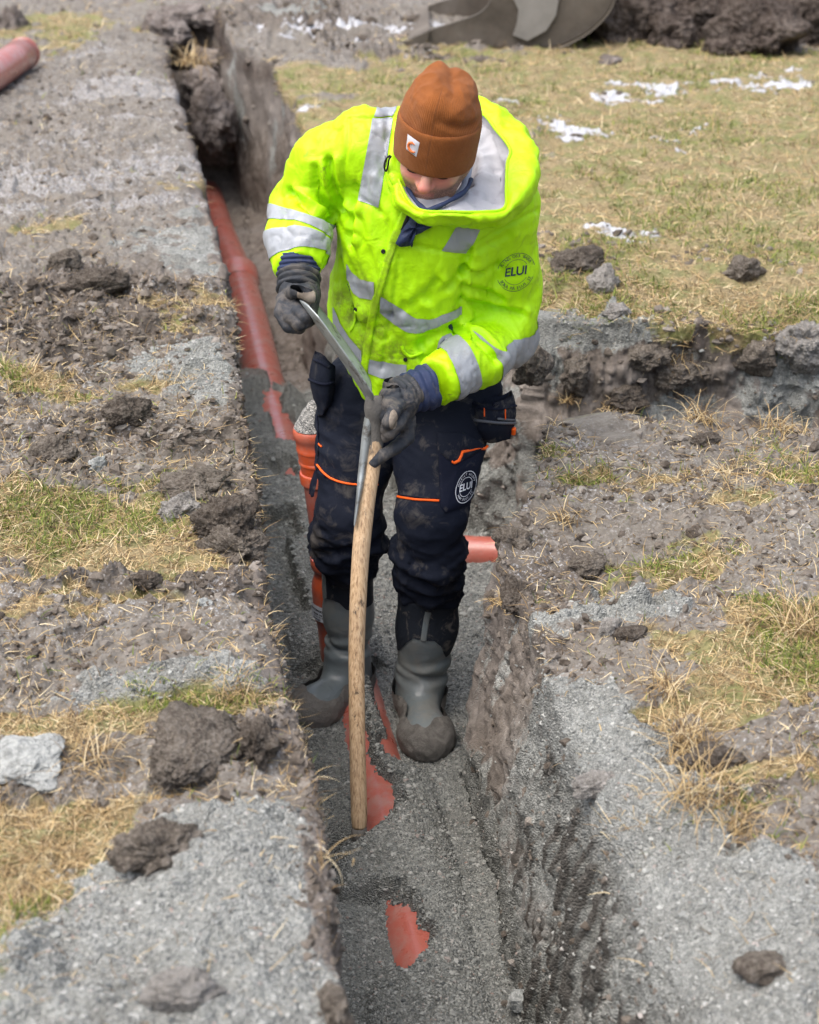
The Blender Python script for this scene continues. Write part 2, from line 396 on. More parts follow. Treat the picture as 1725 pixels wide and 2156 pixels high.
snow += Rr * (.75 * B(1360, 188, .30, .28) + .7 * B(1595, 172, .30, .35) + .75 * B(1210, 268, .15, .18) + .6 * B(1090, 212, .15, .22) + .72 * B(1330, 500, .22, .12) + .8 * B(1290, 930, .10, .07) + .75 * B(1180, 1035, .14, .05) + .5 * B(1400, 960, .3, .12) + .6 * B(1380, 1030, .25, .08) + .55 * B(1650, 1560, .12, .06) + .5 * B(670, 210, .2, .35) + .6 * B(640, 92, .5, .12) + .55 * B(560, 30, .8, .4)
              + .6 * B(1500, 330, .12, .1) + .5 * B(860, 90, .6, .3) + .4 * B(1600, 830, .3, .1) + .6 * B(1300, 280, .5, .08) + .4 * B(1600, 1640, .12, .1))
dark += Rr * (.9 * B(1190, 1180, .16, .30) + .7 * B(1140, 1300, .10, .25) + .9 * B(1240, 540, .22, .2) + .7 * B(1560, 560, .25, .16) + .8 * B(1330, 690, .6, .09) + .5 * B(1650, 690, .6, .12) + .6 * B(1540, 1620, .2, .1) + .6 * B(620, 60, .8, .8) + .5 * B(1000, 120, 1, .4) + .5 * B(1550, 1800, .2, .1))
# beyond the measured area: mixed meadow
far = sstep(10.5, 13, rr.ravel()); side = np.clip(sstep(0.42, 0.6, A_.ravel()) + sstep(-0.12, -0.3, A_.ravel()), 0, 1)
grass += 0.75 * np.maximum(far, side * .8)
n4 = fbm(p3 * np.array([1, 1.0, 1]), 5, 4, 61); n5 = fbm(p3, 22, 3, 62)
grav = np.clip(grav + .28 * n4 + .12 * n5 * (grav > .1), 0, 1.4); grass = np.clip(grass * 1.15 + .42 * n4 * .8 + .35 * fbm(p3, 11, 3, 63) - .12, 0, 1.4)
snn = fbm(p3 * np.array([.7, 1.3, 1]), 9, 4, 64); snow = np.clip(snow * 1.05 + .55 * snn + .2 * fbm(p3, 40, 2, 65) - .42, 0, 1)
dark = np.clip(dark + .3 * fbm(p3, 6, 4, 66), 0, 1.2)
gravm = sstep(.30, .72, grav + .10 * n5); grassm = sstep(.34, .66, grass) * (1 - .8 * gravm); meadow = Rr * (Y > 4.5)
snowm = sstep(.08, .40, snow) * (1 - .5 * grassm * (1 - meadow)) * (1 - .45 * L) * (1 - .5 * (Rr * (Y < 4.5)))
for (px, py, rx, ry) in ((1350, 178, .10, .13), (1305, 196, .13, .09), (1390, 190, .14, .07), (1600, 172, .09, .10), (1555, 183, .11, .07), (1640, 150, .06, .10), (1172, 252, .07, .05), (1212, 268, .08, .06), (1090, 212, .05, .08), (1450, 265, .05, .05)):
    snowm = np.maximum(snowm, sstep(.42, .62, blob(X, Y, px, py, rx, ry) + .55 * snn - .05)); 
grassm = grassm * (1 - .85 * snowm)
darkm = sstep(.2, .7, dark) * (1 - gravm)
soilm = np.clip(1 - gravm - grassm, 0, 1)
nearf = sstep(16, 6, rr.ravel())
clod = np.clip(rid, -.3, 1)
land += soilm * nearf * (np.clip(rr.ravel() / 4.2, 1, 2.6) * (0.018 * clod + 0.030 * darkm * clod) + .012 * n3 + .016 * darkm * fbm(p3, 60, 3, 58) + .007 * fbm(p3, 48, 3, 59, ridged=True)) + grassm * nearf * (.010 * n3 + .012 * n2) + gravm * (.026 + .030 * n2 + .012 * n3 + .012 * fbm(p3, 14, 3, 56))
land -= snowm * .006
for (px, py, rx, ry, hgt) in ((1290, 1480, .14, .22, .06), (1330, 1800, .12, .12, .04), (330, 2050, .35, .35, .02), (430, 1130, .12, .22, .035), (1240, 540, .22, .2, .02), (600, 60, .9, 1.0, .10), (470, 1580, .10, .08, .03)):
    land += hgt * B(px, py, rx, ry) * (1 + .5 * n2)
land -= erod * (0.10 + .05 * n2 + .05 * rid) * sstep(0.0, -0.06, D0 - 0.0) * right
lip = np.exp(-np.clip(-.11 * bank - D0, 0, None) / (0.09 + .02 * bank))
land -= (X < .46) * np.exp(-np.clip(-.11 - D0, 0, None) / .030) * (.032 + .025 * n2 + .018 * rid)
land -= lip * (0.02 + (0.15 + .05 * n2) * bank + 0.02 * right + .03 * (X < .46) * sstep(-.1, .5, fbm(p3, 5, 3, 57)))
# plan warp: squeeze the wall band so that it carries enough faces
d = D0
gd = np.select([d < -0.35, d < -0.11, d < 0.09, d < 0.25], [d, -0.35 + (d + .35) / .24 * .35, (d + .11) / .20 * Wd, Wd + (d - .09) / .16 * (.25 - Wd)], d)
s = np.clip((d + .11) / .20, 0, 1)
foot = 0.12 * right + 0.03
prof = s - 0.06 * np.sin(np.pi * s)
# slanting foot of the wall: spoil that has slid down
Z = land * (1 - prof) + floor * prof
slide = np.exp(-np.clip(d - .09, 0, None) / .05) * (s >= 1)
Z += slide * (0.035 + .01 * pit + .02 * n2) 
Xw = X + Gd[:, 0] * (gd - d); Yw = Y + Gd[:, 1] * (gd - d)
V = np.stack([Xw, Yw, Z], 1)
wall = np.clip(np.minimum((d + .13) / .05, (.12 - d) / .05), 0, 1)
# wall relief: crumbly lumps, vertical scrape marks, layers
q = V.copy(); 
lum = fbm(q, 9, 4, 71) * .030 + fbm(q, 30, 3, 72, ridged=True) * .011
tang = V[:, 1] + 0.4 * V[:, 0]
qs = np.stack([tang, tang * 0, q[:, 2] * .10], 1)
scr = fbm(qs, 55, 3, 73, ridged=True)
scrw = (.35 + .65 * bank) * sstep(-.05, -.2, q[:, 2])
tang_ = 0; brk = sstep(-.1, .35, fbm(q * np.array([1, 1, .5]), 10, 3, 76))
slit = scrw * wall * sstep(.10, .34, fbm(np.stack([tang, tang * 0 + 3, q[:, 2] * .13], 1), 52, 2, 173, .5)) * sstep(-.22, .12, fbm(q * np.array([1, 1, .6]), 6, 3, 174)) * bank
rel = lum * (0.5 + .5 * right + .7 * pit) * (1 - .6 * bank) + scr * .006 * scrw - .016 * slit + bank * (.008 * fbm(q, 34, 3, 175, ridged=True) + .014 * fbm(q, 6, 3, 176))
over = (.02 * sstep(-.16, -.02, q[:, 2])) * sstep(3, 5, Y) * right      # overhanging turf of the far cut
amp = wall * (rel - over * 0)
V[:, 0] += -Gd[:, 0] * amp * 1.0; V[:, 1] += -Gd[:, 1] * amp * 1.0
V[:, 2] += wall * fbm(q, 14, 3, 78) * .012
infl = np.clip(sstep(.02, .09, d), 0, 1)               # trench floor
onl = 1 - sstep(-.11, -.07, d)
gfloor = infl * sstep(6.35, 6.0, Y) * (1 - .15 * pit) * 1.7
gpit = .55 * wall * pit * sstep(-.1, .3, fbm(V, 7, 3, 98) + .5 * sstep(-.25, -.6, V[:, 2]))
gwall = gpit + wall * bank * sstep(-.62, -.22, V[:, 2] + .20 * brk) * .95 + .5 * wall * right * sstep(.0, .5, nm)
thin = branch * sstep(.0, .4, nb) * infl
edgeL = (X < .46) * sstep(-.150, -.118, D0 + .028 * fbm(p3, 12, 3, 99)) * (1 - infl)
a_gr = np.clip(gravm * 1.3 * onl * (1 - .9 * edgeL) + gfloor + gwall * 1.25 + thin * .5, 0, 1.7)
a_wall = np.clip(np.maximum(wall, edgeL) + infl * (1 - np.clip(gfloor, 0, 1)), 0, 1)
a_top = sstep(-.13, -.03, V[:, 2]) * wall * (1 - gwall)      # dark top soil layer seen in the cut
gf = fbm(V, 60, 3, 90) * .004 + fbm(V, 170, 2, 91) * .0025
V[:, 2] += infl * np.clip(gfloor, 0, 1) * gf * 1.3 + edgeL * rid * .012 + onl * gravm * gf
V[:, 2] += infl * (1 - np.clip(gfloor, 0, 1)) * rid * .03
gm = mesh_from('ground', V, gridfaces(NR, NC)[:, ::-1])
onfl = np.clip(infl * gfloor, 0, 1)
for k, a in (('slit', slit), ('scrape', wall * bank), ('gravel', a_gr), ('grassy', grassm * onl), ('snowy', snowm * onl), ('darksoil', darkm * onl), ('wall', a_wall), ('topsoil', a_top), ('floor_tone', onfl)): attr(gm, k, a)

m, t, b = mat('ground_mat', .85, .25)
c = coords(t)
nA = noise(t, c, 3.0, 5); nB = noise(t, c, 26, 6, .65); nC = noise(t, c, 120, 5, .7); nD = noise(t, c, 9, 5, .6)
vor = N_(t, 'ShaderNodeTexVoronoi', feature='F1'); vor.inputs['Scale'].default_value = 240; lk(t, c, vor.inputs['Vector'])
vor2 = N_(t, 'ShaderNodeTexVoronoi', feature='F1'); vor2.inputs['Scale'].default_value = 110; lk(t, c, vor2.inputs['Vector'])
soil = ramp(t, nB, [(.30, (.030, .026, .021)), (.5, (.100, .088, .073)), (.72, (.27, .253, .227))])
soil = mix(t, ramp(t, nC, [(.3, 0.0), (.7, 1.0)]), soil, (.215, .198, .174)); 
soil = mix(t, .5, soil, mix(t, ramp(t, nB, [(.3, 0.), (.65, 1.)]), (.11, .092, .082), (.20, .180, .155)))
soil = mix(t, ramp(t, nD, [(.44, 0.0), (.62, .5)]), soil, (.20, .184, .160))
drk = ramp(t, nB, [(.3, (.045, .034, .028)), (.7, (.135, .105, .085))])
col = mix(t, math_(t, 'MULTIPLY', at(t, 'darksoil'), .65), soil, drk)
wcol = ramp(t, nB, [(.25, (.050, .040, .033)), (.5, (.150, .126, .106)), (.78, (.29, .255, .225))])
wcol = mix(t, ramp(t, nA, [(.4, 0.), (.65, .6)]), wcol, (.22, .20, .185))
wcol = mix(t, math_(t, 'MULTIPLY', at(t, 'scrape'), .75), wcol, ramp(t, nB, [(.3, (.20, .195, .18)), (.6, (.30, .295, .275)), (.8, (.37, .365, .345))]))
sv = N_(t, 'ShaderNodeMapping'); sv.inputs['Scale'].default_value = (.12, 1, .045); lk(t, c, sv.inputs[0]); nS = noise(t, sv.outputs[0], 62, 3, .55)
wcol = mix(t, math_(t, 'MULTIPLY', at(t, 'scrape'), ramp(t, nS, [(.38, .9), (.47, 0.)])), wcol, (.06, .05, .042))  # dark streaks: shade of the narrow wall cracks put into the colour
col = mix(t, at(t, 'wall'), col, wcol)
col = mix(t, math_(t, 'MULTIPLY', at(t, 'topsoil'), .8), col, ramp(t, nB, [(.3, (.022, .015, .012)), (.7, (.085, .060, .048))]))
gsep = N_(t, 'ShaderNodeSeparateColor'); lk(t, vor.outputs['Color'], gsep.inputs[0])
gcol = ramp(t, gsep.outputs[0], [(.0, (.105, .11, .105)), (.3, (.205, .212, .20)), (.6, (.285, .292, .275)), (.85, (.35, .355, .335)), (1., (.43, .43, .41))])
gsep2 = N_(t, 'ShaderNodeSeparateColor'); lk(t, vor2.outputs['Color'], gsep2.inputs[0])
gcol = mix(t, .35, gcol, ramp(t, gsep2.outputs[1], [(0., (.14, .143, .137)), (.5, (.28, .285, .27)), (1., (.39, .385, .365))]))
gcol = mix(t, ramp(t, nC, [(.4, 0.), (.6, .35)]), gcol, (.275, .278, .260))
gcol = mix(t, 1.0, gcol, ramp(t, math_(t, 'ADD', math_(t, 'MULTIPLY', nA, .5), math_(t, 'MULTIPLY', nD, .5)), [(.35, (.66, .65, .63)), (.6, (1.04, 1.05, 1.05))]), 'MULTIPLY')
floor_tone = mix(t, at(t, 'floor_tone'), gcol, mix(t, 1.0, gcol, (.80, .80, .79), 'MULTIPLY'))  # gravel colour, a little darker on the trench floor
gf_ = math_(t, 'ADD', at(t, 'gravel'), math_(t, 'MULTIPLY', math_(t, 'SUBTRACT', nC, .5), .9))
col = mix(t, ramp(t, math_(t, 'ADD', gf_, math_(t, 'MULTIPLY', math_(t, 'SUBTRACT', nB, .5), .9)), [(.40, 0.), (.62, 1.)]), col, floor_tone)
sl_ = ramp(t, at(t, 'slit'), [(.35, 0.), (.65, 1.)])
col = mix(t, math_(t, 'MULTIPLY', sl_, .75), col, (.055, .046, .039))  # deep shadow inside the slits, painted as a darker soil colour
straw = ramp(t, nC, [(.3, (.10, .080, .036)), (.5, (.28, .215, .10)), (.7, (.44, .34, .17))])
straw = mix(t, ramp(t, nD, [(.44, 0.), (.60, .8)]), straw, (.15, .175, .035))
col = mix(t, math_(t, 'MULTIPLY', ramp(t, math_(t, 'ADD', at(t, 'grassy'), math_(t, 'MULTIPLY', math_(t, 'SUBTRACT', nC, .5), 1.2)), [(.38, 0.), (.68, 1.)]), .72), col, straw)
sf = math_(t, 'ADD', at(t, 'snowy'), math_(t, 'MULTIPLY', math_(t, 'SUBTRACT', nC, .5), 1.3))
col = mix(t, ramp(t, sf, [(.42, 0.), (.95, .85)]), col, (.50, .515, .55))
spk = math_(t, 'MULTIPLY', ramp(t, nC, [(.54, 0.), (.64, .8)]), ramp(t, nA, [(.42, 0.1), (.60, 1.)]))
col = mix(t, math_(t, 'MULTIPLY', spk, math_(t, 'SUBTRACT', 1.0, math_(t, 'MAXIMUM', at(t, 'wall'), math_(t, 'MAXIMUM', at(t, 'gravel'), at(t, 'grassy'))))), col, (.46, .465, .475))
lk(t, col, b.inputs['Base Color'])
hgt = math_(t, 'ADD', math_(t, 'MULTIPLY', nC, 1.0), math_(t, 'MULTIPLY', nB, 1.2))
hgt = math_(t, 'ADD', hgt, math_(t, 'MULTIPLY', at(t, 'scrape'), math_(t, 'MULTIPLY', nS, 3.0)))
h2 = math_(t, 'ADD', hgt, math_(t, 'MULTIPLY', at(t, 'gravel'), math_(t, 'MULTIPLY', math_(t, 'SUBTRACT', 1.0, vor.outputs['Distance']), 1.2)))
bump(t, b, h2, .008, .7)
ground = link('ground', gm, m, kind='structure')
GV, GF4 = V, gridfaces(NR, NC)[:, ::-1]
GN = vnormals(GV, GF4)
_v = GV - CP; _z = _v @ FW; _sx = CX + FPX * (_v @ RT) / np.maximum(_z, .01); _sy = CY - FPX * (_v @ UP) / np.maximum(_z, .01); _ok = _z > .3
def onground(px, py, r=7):
    """the nearest bit of the built ground seen at a measured point"""
    m = _ok & (np.abs(_sx - px) < r) & (np.abs(_sy - py) < r)
    if not m.any(): return G(px, py, 0)
    i = np.where(m)[0]; zz = _z[i]; i = i[zz < zz.min() + .12]; return GV[i].mean(0)

def stones(idx, size, jitter, seed, flat=.7, sub=0):
    """faceted lumps sitting on the ground at the vertices idx"""
    r = np.random.default_rng(seed); n = len(idx)
    ph = (1 + 5 ** .5) / 2
    ico = np.array([(-1, ph, 0), (1, ph, 0), (-1, -ph, 0), (1, -ph, 0), (0, -1, ph), (0, 1, ph), (0, -1, -ph), (0, 1, -ph), (ph, 0, -1), (ph, 0, 1), (-ph, 0, -1), (-ph, 0, 1)]) / 1.9
    fc = np.array([(0, 11, 5), (0, 5, 1), (0, 1, 7), (0, 7, 10), (0, 10, 11), (1, 5, 9), (5, 11, 4), (11, 10, 2), (10, 7, 6), (7, 1, 8), (3, 9, 4), (3, 4, 2), (3, 2, 6), (3, 6, 8), (3, 8, 9), (4, 9, 5), (2, 4, 11), (6, 2, 10), (8, 6, 7), (9, 8, 1)])
    P = ico[None] * (1 + jitter * r.uniform(-1, 1, (n, 12, 1))) + .12 * r.normal(size=(n, 12, 3))
    a = r.uniform(0, 6.28, n); ca, sa = np.cos(a), np.sin(a); sc = np.stack([r.uniform(.8, 1.4, n), r.uniform(.7, 1.1, n), r.uniform(.5, 1., n) * flat], 1)
    P = P * sc[:, None]; x = P[..., 0] * ca[:, None] - P[..., 1] * sa[:, None]; y = P[..., 0] * sa[:, None] + P[..., 1] * ca[:, None]
    P = np.stack([x, y, P[..., 2]], -1) * np.asarray(size).reshape(-1, 1, 1)
    base = GV[idx] + GN[idx] * (np.asarray(size).reshape(-1, 1) * .25)
    P = P + base[:, None]; return P.reshape(-1, 3), (fc[None] + 12 * np.arange(n)[:, None, None]).reshape(-1, 3)
def pick(weight, n, seed):
    wgt = np.clip(weight, 0, None).astype(float); r = np.random.default_rng(seed)
    inside = (A_.ravel() > -.30) & (A_.ravel() < .60) & (rr.ravel() < 15)
    wgt = wgt * inside; return r.choice(len(wgt), size=n, p=wgt / wgt.sum())
rv = rr.ravel()

m, t, b = mat('gravel_stone', .8, .3)
isl = N_(t, 'ShaderNodeNewGeometry').outputs['Random Per Island']
gc = ramp(t, isl, [(0., (.075, .08, .08)), (.25, (.16, .167, .16)), (.55, (.25, .256, .242)), (.8, (.32, .325, .305)), (.95, (.38, .38, .36)), (.975, (.24, .17, .145)), (1., (.40, .40, .385))])
lk(t, mix(t, at(t, 'on_floor'), gc, mix(t, 1.0, gc, (.80, .80, .79), 'MULTIPLY')), b.inputs['Base Color'])  # grains lying on the trench floor are darker too
idx = pick(np.clip(a_gr, 0, 1) * (.8 + infl * 1.3) * (1 - .75 * wall) * sstep(8, 5, rv), 135000, 5)
sz = (0.0013 + .0013 * RNG.random(len(idx)) + .0034 * RNG.random(len(idx)) ** 10) * (.72 + .22 * rv[idx]); 
SV, SF = stones(idx, sz, .25, 6); me = mesh_from('gravel_stones', SV, SF, False); attr(me, 'on_floor', np.repeat(onfl[idx], 12))
link('gravel_stones', me, m, label='loose grey crushed gravel grains in the trench and on its banks', cat='gravel', kind='stuff')
m, t, b = mat('soil_lump', .95, .1)
c = coords(t); isl = N_(t, 'ShaderNodeNewGeometry').outputs['Random Per Island']
sc_ = ramp(t, isl, [(0., (.04, .032, .025)), (.35, (.095, .080, .066)), (.75, (.18, .158, .135)), (1., (.32, .295, .265))])
lk(t, mix(t, ramp(t, noise(t, c, 90, 4), [(.35, 0.), (.65, .6)]), sc_, (.19, .16, .135)), b.inputs['Base Color']); bump(t, b, noise(t, c, 160, 5, .7), .006, .8)
cw = onl * np.clip(soilm * .5 + darkm * 1.1, 0, 1.4) * (clod > .0) + .16 * wall * right + .25 * infl * (1 - np.clip(gfloor, 0, 1)) + .8 * edgeL * (Y < 6)
idx = pick(cw * sstep(15, 9, rv), 34000, 8); sz = (.0022 + .0075 * RNG.random(len(idx)) ** 5) * (.7 + .30 * rv[idx])
SV, SF = stones(idx, sz, .35, 9, .85); me = mesh_from('soil_crumbs', SV, SF, False)
link('soil_crumbs', me, m, label='crumbs of dark brown soil thrown over the trench edges', cat='soil', kind='stuff')

# grass: dead straw and green blades
def blades(idx, length, width, seed, upness=.45):
    r = np.random.default_rng(seed); n = len(idx); K = 5
    a = r.uniform(0, 2 * np.pi, n); el = np.clip(r.normal(upness, .45, n), -.05, 1.45); cur = r.normal(-.9, .7, n); turn = r.normal(0, .5, n)
    p = GV[idx] - np.array([0, 0, .003]); out = []
    hd = a.copy(); e = el.copy(); pts = [p]
    for k in range(K - 1):
        p = p + (length / (K - 1))[:, None] * np.stack([np.cos(hd) * np.cos(e), np.sin(hd) * np.cos(e), np.sin(e)], 1); e = e + cur / K; hd = hd + turn / K
        p[:, 2] = np.maximum(p[:, 2], GV[idx, 2] + .002 - .03 * (np.hypot(p[:, 0] - GV[idx, 0], p[:, 1] - GV[idx, 1])))
        pts.append(p)
    sd = np.stack([-np.sin(a), np.cos(a), 0.35 * r.normal(size=n)], 1); V_ = []
    for k, q in enumerate(pts):
        ww = width * (1 - .85 * (k / (K - 1)) ** 1.5); V_ += [q - sd * ww[:, None], q + sd * ww[:, None]]
    V_ = np.stack(V_, 1).reshape(-1, 3); f = np.array([[2 * k, 2 * k + 1, 2 * k + 3, 2 * k + 2] for k in range(K - 1)])
    return V_, (f[None] + 2 * K * np.arange(n)[:, None, None]).reshape(-1, 4)
def blade_mat(name, stops):
    m, t, b = mat(name, .6, .3); isl = N_(t, 'ShaderNodeNewGeometry').outputs['Random Per Island']
    cc = ramp(t, isl, stops); lk(t, cc, b.inputs['Base Color'])
    tr = N_(t, 'ShaderNodeBsdfTranslucent'); lk(t, cc, tr.inputs[0]); ms = N_(t, 'ShaderNodeMixShader'); ms.inputs[0].default_value = .25
    o = t.nodes['Material Output']; lk(t, b.outputs[0], ms.inputs[1]); lk(t, tr.outputs[0], ms.inputs[2]); lk(t, ms.outputs[0], o.inputs[0]); return m
straw_m = blade_mat('straw', [(0., (.07, .045, .025)), (.3, (.27, .18, .09)), (.7, (.56, .41, .20)), (1., (.74, .63, .42))])
green_m = blade_mat('green_blade', [(0., (.05, .075, .015)), (.5, (.14, .19, .03)), (1., (.30, .33, .07))])
gw = grassm * onl * (.3 + fbm(p3, 30, 2, 95).clip(0)) + .085 * onl * soilm * (D0 < -.04) + .006 * onl * gravm
idx = pick(gw * (1 - .9 * snowm) * sstep(15, 8, rv), 105000, 21); k = rv[idx]
BV, BF = blades(idx, (.016 + .045 * RNG.random(len(idx)) ** 1.6) * (.75 + .08 * k), (.0005 + .0006 * RNG.random(len(idx))) * (.48 + .22 * k), 22, .16)
me = mesh_from('dead_grass', BV, BF); link('dead_grass', me, straw_m, label='flattened straw coloured winter grass beside the trench', cat='dead grass', kind='stuff')
gg = grassm * onl * sstep(.0, .35, fbm(p3, 4, 3, 96)) + .01 * onl * soilm
idx = pick(gg * sstep(15, 8, rv), 30000, 23); k = rv[idx]
BV, BF = blades(idx, (.012 + .03 * RNG.random(len(idx)) ** 1.5) * (.75 + .08 * k), (.0006 + .0006 * RNG.random(len(idx))) * (.55 + .24 * k), 24, .7)
me = mesh_from('green_grass', BV, BF); link('green_grass', me, green_m, label='short green shoots among the dead grass', cat='grass', kind='stuff')

# ================================================================== PIPES
def pipe_mat(name, base, lo=(.30, .05, .025), dirt=.55):
    m, t, b = mat(name, .28, .6); c = coords(t)
    cc = mix(t, noise(t, c, 5, 3), base, tuple(min(v * 1.12 + .01, 1) for v in base))
    f = ramp(t, noise(t, c, 16, 6, .7, .4), [(.46, 0.), (.64, dirt)]); f2 = ramp(t, noise(t, c, 120, 4, .7), [(.62, 0.), (.72, .6)])
    b.inputs['Coat Weight'].default_value = .7; b.inputs['Coat Roughness'].default_value = .22; cc = mix(t, f, cc, (.34, .22, .19)); cc = mix(t, f2, cc, (.17, .14, .12)); lk(t, cc, b.inputs['Base Color'])
    lk(t, ramp(t, noise(t, c, 20, 5), [(.3, .22), (.7, .55)]), b.inputs['Roughness']); bump(t, b, noise(t, c, 260, 3), .0008, .5); return m
M_red = pipe_mat('pipe_terracotta', (.36, .090, .062)); M_orp = pipe_mat('pipe_orange', (.50, .075, .018), dirt=.35)
def ax_at(y): return float(np.interp(y, AXY, AXX))
def run(y0, y1, n): return np.array([(ax_at(y), y, ZP) for y in np.linspace(y0, y1, n)])
def hollow(path, r, wallt=.005, seg=48):
    """a pipe with open ends and a wall"""
    a, fa = tube(path, r, seg, False); b_, fb = tube(path, r - wallt, seg, False); n = len(path); na = len(a)
    e = []; 
    for k in range(seg): e += [(k, na + k, na + (k + 1) % seg, (k + 1) % seg), ((n - 1) * seg + k, (n - 1) * seg + (k + 1) % seg, na + (n - 1) * seg + (k + 1) % seg, na + (n - 1) * seg + k)]
    return np.concatenate([a, b_]), np.concatenate([fa[0], fb[0][:, ::-1] + na, np.array(e)])
base = (ax_at(5), 5.0, ZP)
p1 = thing('drain_pipe', base, 'long terracotta drain pipe half buried in gravel between the worker\'s feet', 'pipe')
V_, F_ = hollow(run(2.3, 7.88, 90), .080); part('pipe_wall', V_, F_, M_red, p1)
prof = [(0, .081), (0, .0935), (.012, .0975), (.026, .0975), (.034, .0945), (.16, .0925), (.19, .081)]
V_, F_ = lathe((ax_at(7.95), 7.95, ZP), (.012, -1, 0), [(t_, r_ * 1.02) for t_, r_ in prof], 48); part('socket', V_, F_, M_red, p1, sharp=38, label='thicker socket where two pipes join')
p2 = thing('drain_pipe', (ax_at(9), 9.0, ZP), 'terracotta drain pipe lying bare in the far end of the trench', 'pipe')
V_, F_ = hollow(run(7.9, 10.0, 40), .076); part('pipe_wall', V_, F_, M_red, p2)
# branch pipe into the side trench
q0, q1 = G(940, 1163, -.735), G(1115, 1171, -.735); dq = (q1 - q0) / np.linalg.norm(q1 - q0)
V_, F_ = hollow(np.array([q0 + dq * u for u in np.linspace(-.05, .55, 24)]), .056); single('drain_pipe', V_, F_, M_red, q0 + dq * .2, 'short stretch of thin pink pipe surfacing from the gravel in the side trench', 'pipe')
# pipe lying on the grass at the top left corner
g0, g1 = G(50, 112, .082), G(-330, 372, .082)
p4 = thing('spare_pipe', (g0 + g1) / 2 - np.array([0, 0, .08]), 'terracotta pipe lying loose on the ground at the far left', 'pipe')
V_, F_ = hollow(np.array([g0 + (g1 - g0) * u for u in np.linspace(0, 1, 12)]), .080); part('pipe_wall', V_, F_, M_red, p4)
V_, F_ = lathe(g0 - (g1 - g0) / np.linalg.norm(g1 - g0) * .004, (g1 - g0), [(0, .074), (-.004, .0835), (.02, .0835), (.022, .080)], 40); part('end_rim', V_, F_, M_red, p4)
# riser
rb, rt = J(712, 1235, 4.09), J(668, 905, 4.08); rb0 = J(733, 1425, 4.09)
rs = thing('riser_pipe', (rb0[0], rb0[1], -.76), 'upright orange drain riser standing behind the worker\'s leg', 'pipe')
dr = (rb - rt) / np.linalg.norm(rb - rt)
Lr = np.linalg.norm(rb - rt)
V_, F_ = lathe(rt, dr, [(-.012, .048), (-.012, .0605), (-.006, .0635), (.012, .0635), (.018, .060), (.040, .0590), (.042, .0602), (.050, .0602), (.052, .0585), (.078, .0575), (.080, .0590), (.086, .0590), (.088, .0565), (.112, .0555), (.114, .0600), (.119, .0618), (.142, .0612), (.148, .0545)], 56); part('socket', V_, F_, M_orp, rs, sharp=38)
V_, F_ = lathe(rt, dr, [(.12, .0545), (Lr * .97, .0545)], 48); part('pipe_wall', V_, F_, M_red, rs, sharp=38)
sk = rt + dr * (Lr * .80); V_, F_ = lathe(sk, dr, [(-.006, .054), (-.006, .0625), (.0, .065), (.022, .065), (.028, .062), (.030, .0585), (.20, .0585)], 48); part('collar', V_, F_, M_orp, rs, sharp=38)
db = (rb0 - rb) / np.linalg.norm(rb0 - rb); V_, F_ = lathe(rb, db, [(-.05, .058), (-.02, .0690), (0, .0720), (.09, .0725), (.095, .0685), (.30, .0685)], 48); part('tee_body', V_, F_, M_orp, rs, sharp=38)
# gravel heaped on the socket
m, t, b = mat('gravel_heap', .9, .2); c = coords(t); vo = N_(t, 'ShaderNodeTexVoronoi'); vo.inputs['Scale'].default_value = 260; lk(t, c, vo.inputs['Vector'])
sp_ = N_(t, 'ShaderNodeSeparateColor'); lk(t, vo.outputs['Color'], sp_.inputs[0]); lk(t, ramp(t, sp_.outputs[0], [(0., (.12, .12, .115)), (.5, (.25, .245, .23)), (1., (.44, .42, .39))]), b.inputs['Base Color']); bump(t, b, vo.outputs['Distance'], .004, 1.0); M_heap = m
rr_ = np.linspace(0, 1, 22); prof = [(-.012 - .070 * (1 - u ** 1.4) - .002, .0005 + .0585 * u) for u in rr_]
V_, F_ = lathe(rt, dr, prof, 60); nv = vnormals(V_, F_); V_ = V_ + np.sign((nv * -dr).sum(1).mean()) * nv * (.0035 * fbm(V_, 110, 3, 640))[:, None] * 1.0
single('gravel_heap', V_, F_, M_heap, rt, 'small cone of grey gravel heaped on top of the orange riser', 'gravel')
# printed label on the riser
lc = J(*[559 + 262 * .37046, 1038.2 + 638 * .37046], 4.03)
ca = J(713, 1270, 4.085); rl = .0742
def lab_pt(u, v): a = math.radians(-170 + 62 * u); o = ca + RT * rl * math.cos(a) + FH * rl * math.sin(a); return o - np.array([0, 0, .045 * v - .018])
gl = np.array([lab_pt(u, v) for v in np.linspace(0, 1, 5) for u in np.linspace(0, 1, 14)]); M_lab, t, b = mat('paper_label', .5, .4); b.inputs['Base Color'].default_value = (.62, .66, .72, 1)
lb = part('printed_label', gl, gridfaces(5, 14), M_lab, rs)
_ink, t, b = mat('label_ink', .6, .3); b.inputs['Base Color'].default_value = (.03, .03, .04, 1)
def flat_text(s, size):
    cu = bpy.data.curves.new('t', 'FONT'); cu.body = s; cu.size = size; cu.resolution_u = 2; cu.offset = .01
    o = bpy.data.objects.new('t', cu); COL.objects.link(o); dg = bpy.context.evaluated_depsgraph_get(); dg.update(); me = bpy.data.meshes.new_from_object(o.evaluated_get(dg))
    v = np.array([x.co[:] for x in me.vertices]); T = []; [T.extend([(p.vertices[0], p.vertices[k], p.vertices[k + 1]) for k in range(1, len(p.vertices) - 1)]) for p in me.polygons]
    bpy.data.objects.remove(o); bpy.data.curves.remove(cu); bpy.data.meshes.remove(me); return v[:, :2], np.array(T)
acc = []; rl = .0747
